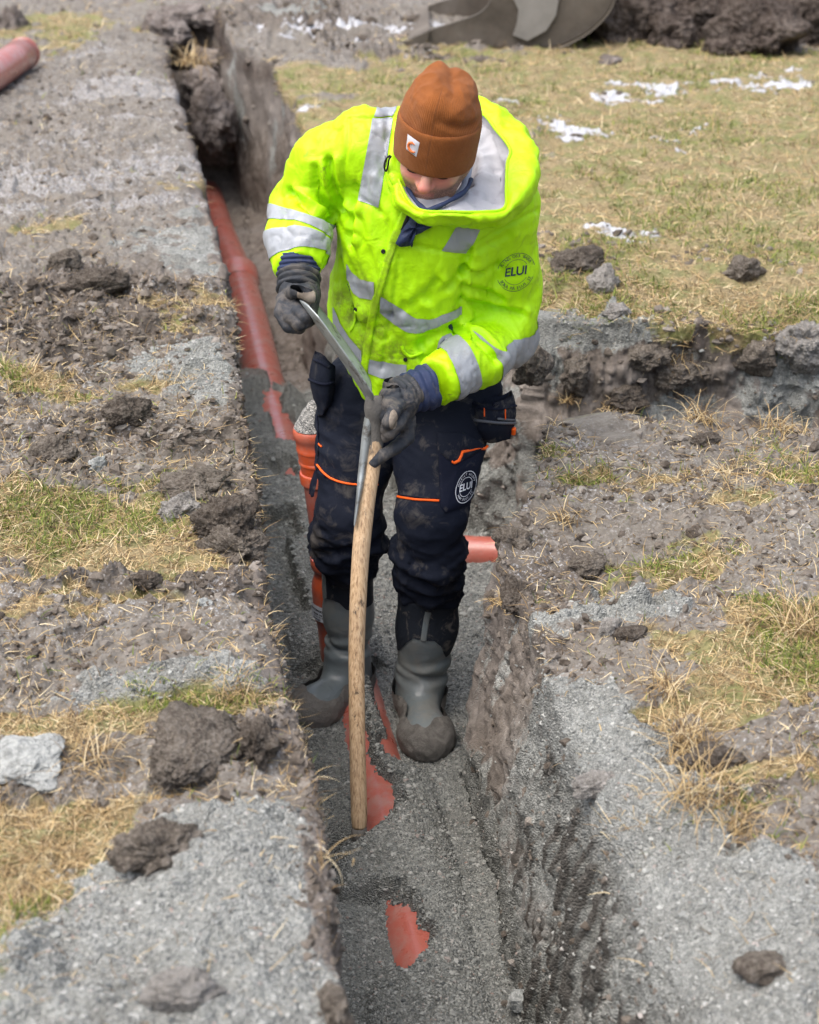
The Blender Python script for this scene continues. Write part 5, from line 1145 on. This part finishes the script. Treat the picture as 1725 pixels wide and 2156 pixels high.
# ------------------------------------------------------------- lettering
def text_mesh(s, size=1.0):
    cu = bpy.data.curves.new('t', 'FONT'); cu.body = s; cu.size = size; cu.align_x = 'CENTER'; cu.align_y = 'CENTER'; cu.offset = .012 if len(s) > 1 else .0; cu.resolution_u = 3
    o = bpy.data.objects.new('t', cu); COL.objects.link(o); dg = bpy.context.evaluated_depsgraph_get(); dg.update()
    me = bpy.data.meshes.new_from_object(o.evaluated_get(dg)); v = np.array([x.co[:] for x in me.vertices]).reshape(-1, 3); f = [tuple(p.vertices) for p in me.polygons]
    bpy.data.objects.remove(o); bpy.data.curves.remove(cu); bpy.data.meshes.remove(me)
    T = [];  [T.extend([(p[0], p[k], p[k + 1]) for k in range(1, len(p) - 1)]) for p in f]
    return v[:, :2], np.array(T)
def print_on(S, items, centre, ex, ey, name, mt, par, off=.0032):
    """items: (text, size, x, y, rotation) in a flat layout whose unit axes are ex, ey in measured pixels"""
    acc = []
    for (s, size, x, y, ro_) in items:
        v, T = text_mesh(s, size) if isinstance(s, str) else s
        if not isinstance(s, str): v = v * size
        c_, s_ = math.cos(ro_), math.sin(ro_); q = np.stack([x + v[:, 0] * c_ - v[:, 1] * s_, y + v[:, 0] * s_ + v[:, 1] * c_], 1)
        P = np.array([S.hit(centre[0] + a * ex[0] + b_ * ey[0], centre[1] + a * ex[1] + b_ * ey[1], off) for a, b_ in q]); acc.append((P, T))
    V_, F_ = join(acc); return part(name, toW(V_), F_, mt, par, smooth=False)
def arc_text(s, R, a0, a1, size, inward=False):
    out = []
    for k, ch in enumerate(s):
        if ch == ' ': continue
        a = a0 + (a1 - a0) * k / max(len(s) - 1, 1); out.append((ch, size, R * math.cos(a), R * math.sin(a), a - math.pi / 2 if not inward else a + math.pi / 2))
    return out
def arc_ring(R, w_, a0, a1, n=24):
    a = np.linspace(a0, a1, n); v = np.concatenate([np.stack([(R - w_) * np.cos(a), (R - w_) * np.sin(a)], 1), np.stack([(R + w_) * np.cos(a), (R + w_) * np.sin(a)], 1)])
    T = []; [T.extend([(k, n + k, k + 1), (k + 1, n + k, n + k + 1)]) for k in range(n - 1)]; return ((v, np.array(T)), 1.0, 0, 0, 0)
d2 = math.radians
print_on(JS, [('ELUI', .78, 0, -.02, 0)], c2(1530, 138), (38 * .80, -4), (3, -42 * .82), 'printed_logo', M_ink, jk)
print_on(JS, arc_text('RING OSS BARA', .86, d2(150), d2(35), .24) + arc_text('BOKA PÅ ELUI.SE', .86, d2(212), d2(335), .24, True) + [arc_ring(1.0, .012, d2(15), d2(165)), arc_ring(1.0, .012, d2(200), d2(340)), arc_ring(.66, .010, d2(30), d2(150)), arc_ring(.66, .010, d2(210), d2(330))],
         c2(1530, 142), (38, -4), (3, -40), 'printed_logo', M_ink, jk)

# ------------------------------------------------------------- trouser details
TS = Surf(TV, TF)
# pocket shapes are shallow pads that follow the leg
def pad(S, poly, name, mt, par, off=.008, n=64, label=None, rings=(0, .4, .8, .95, 1.0), bulge=None):
    C_ = np.array(poly, float); cen = C_.mean(0); den = []
    for i in range(len(C_)):
        a, b_ = C_[i], C_[(i + 1) % len(C_)]
        for k in range(max(2, n // len(C_))): den.append(a + (b_ - a) * k / max(2, n // len(C_)))
    den = np.array(den); rg = []
    for f_ in rings:
        o_ = off if f_ < .9 else (off * .8 if f_ < 1 else -.001)
        if bulge and f_ < .9: o_ += bulge * (1 - f_)
        rg.append([S.hit(*(cen + (q - cen) * f_), o_) for q in den])
    V_ = np.array(rg); m_ = len(den); V_ = V_.reshape(-1, 3); return part(name, toW(V_), gridfaces(len(rings), m_, True), mt, par, label=label), V_
cg, _ = pad(TS, [c2(1082, 1055), c2(1150, 1050), c2(1260, 1110), c2(1345, 1140), c2(1300, 1400), c2(1260, 1470), c2(1130, 1520), c2(1100, 1480), c2(1088, 1180)], 'thigh_pocket', M_trou2, tr, .007)
CG = Surf(_, gridfaces(5, len(_) // 5, True))
fp, _ = pad(TS, [c2(1082, 1055), c2(1230, 1055), c2(1360, 1135), c2(1200, 1235), c2(1172, 1248), c2(1150, 1220), c2(1095, 1180)], 'pocket_flap', M_trou, cg, .011)
class Two:
    def __init__(s, A, B): s.A, s.B = A, B
    def hit(s, x, y, off=0): 
        p, q = s.A.hit(x, y, off), s.B.hit(x, y, off); o = np.array([0, 0, CAMH]); return p if (np.linalg.norm(p - o) < np.linalg.norm(q - o) and np.linalg.norm(p - q) < .05) else q
CT = Two(CG, TS)
print_on(CT, [('ELUI', .66, -.02, 0, .05)] + arc_text('ENSKILT AVLOPP', .80, d2(165), d2(20), .20) + arc_text('WWW.ELUI.SE', .80, d2(215), d2(325), .20, True) + [arc_ring(1.0, .022, 0, 6.283, 60), arc_ring(.62, .016, d2(25), d2(155)), arc_ring(.62, .016, d2(205), d2(335))],
         c2(1243, 1366), (21, -7), (4, -33), 'printed_logo', M_wht, cg, .0035)
def pipeline(S, pts, r, name, mt, par, n=30, off=.002):
    P = snapline(S, pts, n, off); P[1:-1] = (P[:-2] + P[1:-1] + P[2:]) / 3; V_, F_ = tube(P, r, 8); return part(name, toW(V_), F_, mt, par)
pipeline(TS, [c2(405, 1240), c2(440, 1285), c2(500, 1325), c2(600, 1350), c2(745, 1352)], .0028, 'orange_piping', M_or, tr)
pipeline(TS, [c2(862, 1422), c2(930, 1435), c2(1010, 1442), c2(1095, 1445)], .0030, 'orange_piping', M_or, tr)
pipeline(Surf(_, gridfaces(5, len(_) // 5, True)), [c2(1195, 1242), c2(1240, 1232), c2(1310, 1185), c2(1366, 1135)], .0036, 'orange_piping', M_or, tr)
pipeline(TS, [c2(405, 960), c2(412, 1100), c2(405, 1240), c2(395, 1330)], .0022, 'side_seam', M_trou2, tr)
pipeline(TS, [c2(412, 1120), c2(420, 1130), c2(430, 1140)], .0022, 'orange_piping', M_or, tr)
pipeline(TS, [c2(870, 1412), c2(960, 1425), c2(1090, 1432)], .0016, 'knee_seam', M_trou2, tr)
# hanging holster pockets: stiff pouches with thickness
def pouch(front, b0, thick, name, mt, par, label, hang=0.0, N1=18):
    """front: (x, y, depth offset) rows from top to bottom, each a list left to right"""
    A = np.array([[JL(x, y, b0 + d_) for x, y, d_ in catmull(np.array(r_, float), N1)] for r_ in front])
    A = np.stack([catmull(A[:, j], 16) for j in range(N1)], 1); Bk = A + np.array([0, thick, 0]); n, m_ = A.shape[:2]
    # closed shell: front, then back mirrored
    ring = np.concatenate([A, Bk[:, ::-1]], 1); Vp = ring.reshape(-1, 3); Fp = gridfaces(n, 2 * m_, True)
    bot = len(Vp) - 2 * m_; Fb_ = [(bot + j, bot + j + 1, bot + 2 * m_ - 2 - j, bot + 2 * m_ - 1 - j) for j in range(m_ - 1)]
    Vp = Vp + (fbm(Vp, 26, 3, 350)[:, None] * .004); o = part(name, toW(Vp), np.concatenate([Fp, np.array(Fb_)]), mt, par, label=label); return o, A.reshape(-1, 3), (n, m_)
hp, av, (n_, m_) = pouch([[(*c2(1215, 850), .03), (*c2(1330, 890), -.015), (*c2(1440, 880), .0), (*c2(1510, 845), .05)],
                     [(*c2(1225, 940), .02), (*c2(1340, 950), -.03), (*c2(1450, 960), -.01), (*c2(1535, 930), .05)],
                     [(*c2(1250, 1035), .02), (*c2(1340, 1050), -.03), (*c2(1440, 1050), -.01), (*c2(1525, 1020), .05)],
                     [(*c2(1320, 1135), .03), (*c2(1365, 1110), .0), (*c2(1430, 1115), .01), (*c2(1500, 1095), .05)]], 3.87, .035, 'holster_pocket', M_trou, tr, 'black hanging holster pocket with a zip')
HS = Surf(av, gridfaces(n_, m_))
pipeline(HS, [c2(1300, 985), c2(1380, 995), c2(1450, 1002), c2(1525, 1002)], .0040, 'zipper', M_zip, hp, 20, .002)
pipeline(HS, [c2(1240, 900), c2(1330, 918), c2(1430, 925), c2(1530, 905)], .0030, 'webbing', M_trou2, hp, 20, .002)
pipeline(HS, [c2(1352, 920), c2(1353, 965)], .0016, 'orange_tab', M_or, hp, 6, .003); pipeline(HS, [c2(1466, 925), c2(1467, 980)], .0016, 'orange_tab', M_or, hp, 6, .003)
pipeline(HS, [c2(1514, 1030), c2(1512, 1062)], .0062, 'orange_tab', M_or, hp, 6, .003); pipeline(HS, [c2(1520, 985), c2(1530, 1010), c2(1525, 1025)], .003, 'zip_pull', M_zip, hp, 6, .004)
pipeline(HS, [c2(1218, 852), c2(1330, 888), c2(1440, 880), c2(1508, 845)], .004, 'pocket_hem', M_trou2, hp, 20, .0)
hp2, av, (n_, m_) = pouch([[(*c2(388, 610), .05), (*c2(430, 640), .0), (*c2(475, 680), -.01), (*c2(505, 700), .0)],
                     [(*c2(355, 760), .06), (*c2(400, 780), .0), (*c2(460, 800), -.02), (*c2(495, 790), .0)],
                     [(*c2(385, 860), .05), (*c2(410, 880), .01), (*c2(450, 900), -.01), (*c2(480, 890), .0)],
                     [(*c2(415, 960), .05), (*c2(425, 960), .02), (*c2(435, 960), .01), (*c2(445, 950), .02)]], 3.89, .03, 'holster_pocket', M_trou, tr, 'dusty black side pocket below the jacket hem')
HS = Surf(av, gridfaces(n_, m_)); pipeline(HS, [c2(360, 755), c2(400, 772), c2(450, 782), c2(492, 770)], .0038, 'webbing', M_trou2, hp2, 16, .002); pipeline(HS, [c2(385, 645), c2(430, 662), c2(475, 690)], .004, 'pocket_hem', M_trou2, hp2, 12, .0)
hp3, av, _n = pouch([[(*c2(385, 1290), .06), (*c2(392, 1290), .03), (*c2(398, 1290), .01), (*c2(403, 1290), .0)], [(*c2(365, 1350), .06), (*c2(378, 1355), .03), (*c2(390, 1355), .01), (*c2(398, 1350), .0)], [(*c2(352, 1410), .06), (*c2(362, 1420), .03), (*c2(374, 1425), .01), (*c2(385, 1420), .0)]], 3.9, .02, 'knee_strap', M_trou2, tr, None)

# ------------------------------------------------------------- boots
def boot(name, sh_pts, sh_rad, heel, toe, lab, sole_z, crease):
    heel, toe = np.array(heel), np.array(toe); ax = toe - heel; L_ = np.linalg.norm(ax[:2]); fx = np.append(ax[:2], 0) / L_; sd = np.array([-fx[1], fx[0], 0])
    gz = sole_z
    def f(p):
        d = chain(p, sh_pts, sh_rad, .03)
        q = p - np.array([heel[0], heel[1], gz]); u = q @ fx; v = q @ sd; z = q[..., 2]
        loc = np.stack([u, v, z], -1)
        ft = ellip(loc, (.055, 0, .045), (.062, .047, .055)); ft = smin(ft, rcone(loc, (.06, 0, .060), (.20, 0, .040), .048, .046), .03)
        ft = smin(ft, ellip(loc, (.215, 0, .040), (.074, .064, .052)), .035)
        d = smin(d, ft, .035)
        return smax(d, -(p[..., 2] - gz), .008)
    lo_ = np.minimum(np.min(sh_pts, 0) - .11, np.minimum(heel, toe) - .12); hi_ = np.maximum(np.max(sh_pts, 0) + .11, np.maximum(heel, toe) + .12); lo_[2] = gz - .01; hi_[2] = sh_pts[0][2]
    V, F = surfnet(lambda p: smax(f(p), p[..., 2] - (sh_pts[0][2] - .012), .006), lo_, hi_, .0045); V = relax(V, F, 1)
    N = vnormals(V, F); cr = crease[2]
    dz = V[:, 2] - cr; w_ = np.exp(-(dz / .035) ** 2)
    n = .0025 * fbm(V, 9, 3, 401) + w_ * (-.011 * np.exp(-((dz + .25 * (V[:, 0] - crease[0]) + .008 * fbm(V, 10, 2, 402)) / .010) ** 2) + .005 * np.sin(dz * 130 + 3 * fbm(V, 9, 2, 403)))
    V = V + N * n[:, None]; return V, F, f, fx, sd
R0 = [JL(901, 1235, 3.885), JL(899, 1320, 3.89), JL(890, 1405, 3.895), JL(884, 1450, 3.90)]
hr, trr = JL(878, 1500, 3.92), JL(900, 1590, 3.69)
L0 = [JL(732, 1150, 3.97), JL(734, 1290, 3.985), JL(732, 1380, 3.975), JL(727, 1420, 3.97)]
hl, tl = JL(765, 1470, 4.02), JL(654, 1538, 3.83)
SZ = -.752
for (nm, sp, sr, he, to_, cz, side) in (('r', R0, [.077, .074, .066, .060], hr, trr, JL(885, 1437, 3.8), 1), ('l', L0, [.068, .063, .056, .057], hl, tl, JL(712, 1375, 3.9), -1)):
    V, F, f_, fx, sd = boot(nm, sp, sr, he, to_, '', SZ, cz)
    bt = part('boot', toW(V), F[:, ::-1], M_boot, person, label='grey rubber boot, muddy, on the %s' % ('buried pipe side by the right trench wall' if side > 0 else 'left side, turned outwards'))
    BS = Surf(V, F)
    # neoprene shaft above a scalloped rubber edge
    if side > 0: e = [c3(752, 880), c3(800, 850), c3(840, 822), c3(900, 835), c3(960, 838), c3(1000, 870), c3(1025, 930)]
    else: e = [c3(355, 600), c3(380, 606), c3(420, 622), c3(460, 662), c3(520, 665), c3(570, 650)]
    E = np.array([BS.hit(*q) for q in e]); E = E[np.argsort(E[:, 0])]
    zc = lambda P: P[:, 2] - np.interp(P[:, 0], E[:, 0], E[:, 2])
    W, T = peel(V, F, [zc], .0022); part('neoprene_shaft', toW(W), T[:, ::-1], M_neo, bt)
    if side > 0: ribbon(BS, [c3(925, 672), c3(912, 740), c3(900, 835)], 13, 12, .003, .002, 'shaft_strip', M_boot, bt)
    else: ribbon(BS, [c3(330, 450), c3(332, 520), c3(335, 595)], 13, 12, .003, .002, 'shaft_strip', M_boot, bt)
    # mud caked round toe and sole
    hh_ = lambda P: (SZ + .078 + .026 * fbm(P, 13, 3, 410) + .02 * sstep(.16, .28, (P - he) @ fx)) - P[:, 2]
    W, T = peel(V, F, [hh_], .006); W = W + vnormals(W, T) * (.004 * fbm(W, 60, 3, 411) * 1.0 + .003)[:, None]; part('caked_mud', toW(W), T[:, ::-1], M_mud, bt)

# ------------------------------------------------------------- gloves
def glove(prims, palm, lo_, hi_, name, lab, tanf, seed):
    def f(p):
        d = palm(p)
        for pts, rad in prims: d = smin(d, chain(p, pts, rad, .003), .0022)
        return d
    V, F = surfnet(f, lo_, hi_, .0023); V = relax(V, F, 1, .3); N = vnormals(V, F)
    V = V + N * (.0016 * fbm(V, 60, 3, seed, ridged=True) + .0012 * fbm(V, 28, 2, seed + 1))[:, None]
    g = part(name, toW(V), F[:, ::-1], M_glv, person, label=lab)
    W, T = peel(V, F, [tanf], .0008); 
    if len(T): part('palm_patch', toW(W), T[:, ::-1], M_tan, g)
    return g, V, F
def X2(x, y, b): return JL(*c2(x, y), b)
# hand on the viewer's right, closed round the shovel's neck
hb = 3.565
wrist = X2(930, 800, 3.64)
prims = [([X2(925, 985, 3.60), X2(915, 1085, 3.585), X2(850, 1140, 3.555), X2(780, 1185, 3.535), X2(722, 1228, 3.535)], [.0165, .0160, .0150, .0145, .0130]),     # index finger across the handle
         ([X2(890, 960, 3.57), X2(860, 1010, 3.535), X2(815, 1060, 3.525), X2(790, 1085, 3.535)], [.0150, .0150, .0135, .0115]),
         ([X2(868, 900, 3.56), X2(835, 940, 3.53), X2(805, 1000, 3.515), X2(792, 1045, 3.53)], [.0155, .0150, .0140, .0120]),                                   # thumb
         ([X2(850, 860, 3.57), X2(800, 900, 3.55), X2(778, 960, 3.55), X2(775, 1010, 3.565)], [.0155, .0150, .0140, .0120]),
         ([X2(840, 820, 3.58), X2(795, 840, 3.57), X2(778, 890, 3.575), X2(775, 930, 3.59)], [.0150, .0145, .0130, .0115])]
palm = lambda p: smin(smin(rcone(p, X2(905, 870, 3.60), X2(880, 990, 3.595), .030, .026), rcone(p, wrist, X2(880, 880, 3.60), .031, .030), .02), rcone(p, X2(830, 790, 3.62), X2(880, 860, 3.60), .022, .027), .02)
g1, GV1, GF1 = glove(prims, palm, X2(660, 1290, 3.48) - .01, X2(1040, 700, 3.72) + .01, 'glove', 'dark muddy work glove gripping the neck of the shovel', lambda P: .0165 - np.minimum(chain(P, [X2(850, 930, 3.53), X2(828, 1010, 3.515), X2(812, 1050, 3.52)], [.004] * 3), 9) if False else .013 - np.linalg.norm((P - X2(836, 990, 3.508)) * np.array([1.3, .4, .55]), axis=1), 501)
def cuffs(A, B, ra, rb, n=26, seed=1, ribs=8, amp=.003, seg=40, name='glove_cuff', mt=None, par=None, label=None):
    t_ = np.linspace(0, 1, n); P = A + (B - A) * t_[:, None]; r_ = ra + (rb - ra) * t_ + amp * np.sin(t_ * ribs * 6.28) * .6
    V_, F_ = tube(P, r_, seg); V_ = V_ + vnormals(V_, F_) * (amp * fbm(V_, 26, 2, seed, ridged=True))[:, None]; return part(name, toW(V_), F_, mt, par, label=label)
cuffs(X2(845, 850, 3.60), X2(935, 830, 3.635), .036, .042, 30, 510, 3, .004, name='glove_cuff', mt=M_glv, par=g1)
cuffs(X2(915, 835, 3.64), X2(1050, 790, 3.665), .0445, .052, 30, 511, 3, .0035, name='inner_cuff', mt=M_navy, par=jk, label='navy inner sleeve cuff')
GS = Surf(*[(lambda P: P)(q) for q in (GV1, GF1)])
# hand on the viewer's left, holding the tip of the blade
w2 = X2(300, 190, 3.72)
prims = [([X2(330, 235, 3.68), X2(362, 285, 3.645), X2(352, 345, 3.625), X2(318, 378, 3.63)], [.0165, .0165, .0150, .0125]),
         ([X2(250, 270, 3.66), X2(290, 250, 3.63), X2(330, 250, 3.61), X2(365, 290, 3.605)], [.0165, .0160, .0150, .0130]),
         ([X2(210, 300, 3.66), X2(200, 380, 3.62), X2(240, 450, 3.60), X2(300, 465, 3.60)], [.0165, .0165, .0150, .0130]),
         ([X2(240, 330, 3.65), X2(250, 400, 3.60), X2(300, 440, 3.585), X2(345, 430, 3.59)], [.0165, .0160, .0145, .0125]),
         ([X2(275, 330, 3.65), X2(290, 370, 3.60), X2(335, 400, 3.585), X2(370, 380, 3.60)], [.0160, .0155, .0145, .0125])]
palm = lambda p: smin(smin(rcone(p, X2(290, 250, 3.69), X2(260, 390, 3.66), .037, .032), rcone(p, w2, X2(290, 260, 3.69), .035, .037), .02), rcone(p, X2(350, 270, 3.69), X2(340, 400, 3.66), .027, .024), .02)
g2, GV2, GF2 = glove(prims, palm, X2(110, 540, 3.54) - .01, X2(480, 130, 3.80) + .01, 'glove', 'dark muddy work glove holding the tip of the shovel blade', lambda P: .021 - np.linalg.norm((P - X2(340, 285, 3.60)) * np.array([1.0, .45, .8]), axis=1), 521)
cuffs(X2(292, 250, 3.70), X2(298, 150, 3.735), .046, .047, 30, 530, 3, .004, name='glove_cuff', mt=M_glv, par=g2)
cuffs(X2(296, 165, 3.735), X2(296, 60, 3.755), .0475, .0500, 30, 531, 4, .003, name='inner_cuff', mt=M_navy, par=jk, label='navy inner sleeve cuff')

# ------------------------------------------------------------- the shovel
M_steel, t, b = mat('worn_steel', .42, .5); c = coords(t); b.inputs['Metallic'].default_value = .55
n1_ = noise(t, c, 9, 5, .6); cc = ramp(t, n1_, [(.3, (.22, .235, .235)), (.55, (.38, .41, .41)), (.75, (.50, .53, .54))]); 
cc = mix(t, ramp(t, noise(t, c, 24, 6, .7, .5), [(.56, 0.), (.66, .85)]), cc, (.10, .08, .065)); lk(t, cc, b.inputs['Base Color']); lk(t, ramp(t, noise(t, c, 30, 4), [(.3, .3), (.7, .6)]), b.inputs['Roughness']); bump(t, b, noise(t, c, 70, 4), .0012, .5)
M_wood, t, b = mat('ash_wood', .6, .3); c = coords(t, stretch=(1, 1, .045))
wn = noise(t, c, 240, 4, .6, .3); cc = ramp(t, wn, [(.30, (.24, .145, .078)), (.48, (.54, .365, .21)), (.7, (.70, .52, .33))]); c_ = coords(t)
cc = mix(t, ramp(t, noise(t, coords(t, stretch=(1, 1, .35)), 55, 4, .7), [(.60, 0.), (.68, .85)]), cc, (.05, .04, .032)); cc = mix(t, ramp(t, noise(t, c_, 5, 3), [(.35, 0.), (.7, .45)]), cc, (.26, .20, .15)); lk(t, cc, b.inputs['Base Color']); bump(t, b, wn, .0012, .5)
nk = X2(722, 930, 3.545)
sroot = toW(JL(756, 1765, 3.28)[None])[0]
shovel = thing('shovel', sroot, 'shovel with an ash wood handle and worn steel blade, held blade up by the worker', 'shovel')
hpath = catmull([X2(738, 1010, 3.565), X2(712, 1230, 3.545), JL(768, 1080, 3.505), JL(757, 1210, 3.46), JL(751, 1370, 3.41), JL(752, 1520, 3.36), JL(755, 1660, 3.31), JL(757, 1742, 3.285)], 70)
hr_ = np.interp(np.linspace(0, 1, 70), [0, .1, .3, .6, .95, 1], [.0185, .0205, .0205, .0185, .0190, .0165])
V_, F_ = tube(hpath, hr_, 32); V_ = V_ + .0008 * fbm(V_, 12, 2, 601)[:, None]; part('handle', toW(V_), F_, M_wood, shovel)
gp = JL(757, 1757, 3.28); V_, F_ = tube(np.array([JL(756, 1738, 3.287), JL(756, 1750, 3.283), JL(756, 1763, 3.280), JL(756, 1774, 3.277)]), [.0165, .0195, .0195, .013], 20); V_ = V_ + vnormals(V_, F_[:1]) * (.004 * fbm(V_, 60, 3, 602))[:, None]; part('grip_end', toW(V_), F_, M_mud, shovel, label='muddy handle end')
# socket and strap
V_, F_ = tube(catmull([X2(725, 850, 3.56), X2(728, 910, 3.555), X2(735, 1000, 3.562), X2(728, 1090, 3.56), X2(718, 1170, 3.553)], 24), np.interp(np.linspace(0, 1, 24), [0, .25, .6, 1], [.017, .024, .0225, .0212]), 24); V_ = V_ + vnormals(V_, F_[:1]) * (.0020 * fbm(V_, 40, 3, 603))[:, None]; part('socket', toW(V_), F_, M_mud, shovel, label='mud covered socket')
sp_ = catmull([X2(690, 985, 3.535), X2(672, 1120, 3.525), X2(654, 1260, 3.512), X2(632, 1420, 3.485), X2(606, 1600, 3.462)], 40); wd_ = np.interp(np.linspace(0, 1, 40), [0, .2, .6, 1], [.011, .0115, .009, .002])
rows_ = []
for k in range(40):
    ce = sp_[k]; rows_.append([ce + np.array([wd_[k] * u + .003, .010 * u * u + o_ + .006, 0]) for u, o_ in [(-1, 0), (-.5, 0), (0, 0), (.5, 0), (1, 0), (1, .004), (0, .004), (-1, .004)]])
part('strap', toW(np.array(rows_).reshape(-1, 3)), gridfaces(40, 8, True), M_steel, shovel)
# blade: dished sheet seen almost edge on
tip = X2(298, 318, 3.57); nk0 = X2(700, 880, 3.54); NB = 48; MB_ = 25
ts = np.linspace(0, 1, NB); midc = catmull([X2(715, 930, 3.55), X2(675, 850, 3.545), X2(560, 680, 3.55), X2(430, 500, 3.56), X2(345, 385, 3.57), X2(300, 318, 3.575)], NB)
wid = np.interp(ts, [0, .10, .2, .45, .75, .9, 1], [.016, .030, .085, .098, .088, .056, .004])
dirv = X2(300, 318, 3.57) - X2(700, 880, 3.54); dirv /= np.linalg.norm(dirv); nrm = np.cross(dirv, [0, 1, 0]); nrm /= np.linalg.norm(nrm)
if nrm[0] < 0: nrm = -nrm          # towards upper right
vw = X2(500, 620, 3.56) - np.array([0, 0, CAMH]); vw /= np.linalg.norm(vw); nrm = np.cross(dirv, vw); nrm /= np.linalg.norm(nrm); nrm = nrm if nrm[0] > 0 else -nrm
wdir = vw * math.cos(.085) + nrm * math.sin(.085)
wdir = wdir - dirv * (wdir @ dirv); wdir /= np.linalg.norm(wdir); nn = np.cross(dirv, wdir); nn = nn if nn[0] > 0 else -nn
fr, bk = [], []
for k in range(NB):
    for s_ in np.linspace(-1, 1, MB_):
        p_ = midc[k] + wdir * (wid[k] * s_ + .040) + nn * (.020 * s_ * s_ * min(wid[k] / .09, 1) - .006 * math.exp(-(s_ / .12) ** 2) * (1 - ts[k])); fr.append(p_); bk.append(p_ + nn * .0025)
fr, bk = np.array(fr), np.array(bk); G1 = gridfaces(NB, MB_); n0 = len(fr)
bd = [k * MB_ for k in range(NB)]; bd2 = [k * MB_ + MB_ - 1 for k in range(NB)]
side_f = [(bd[k], bd[k + 1], n0 + bd[k + 1], n0 + bd[k]) for k in range(NB - 1)] + [(bd2[k], n0 + bd2[k], n0 + bd2[k + 1], bd2[k + 1]) for k in range(NB - 1)] + [(j, n0 + j, n0 + j + 1, j + 1) for j in range(MB_ - 1)]
Vb_ = np.concatenate([fr, bk]); part('blade', toW(Vb_), np.concatenate([G1, G1[:, ::-1] + n0, np.array(side_f)]), M_steel, shovel, label='worn steel blade with dried mud')
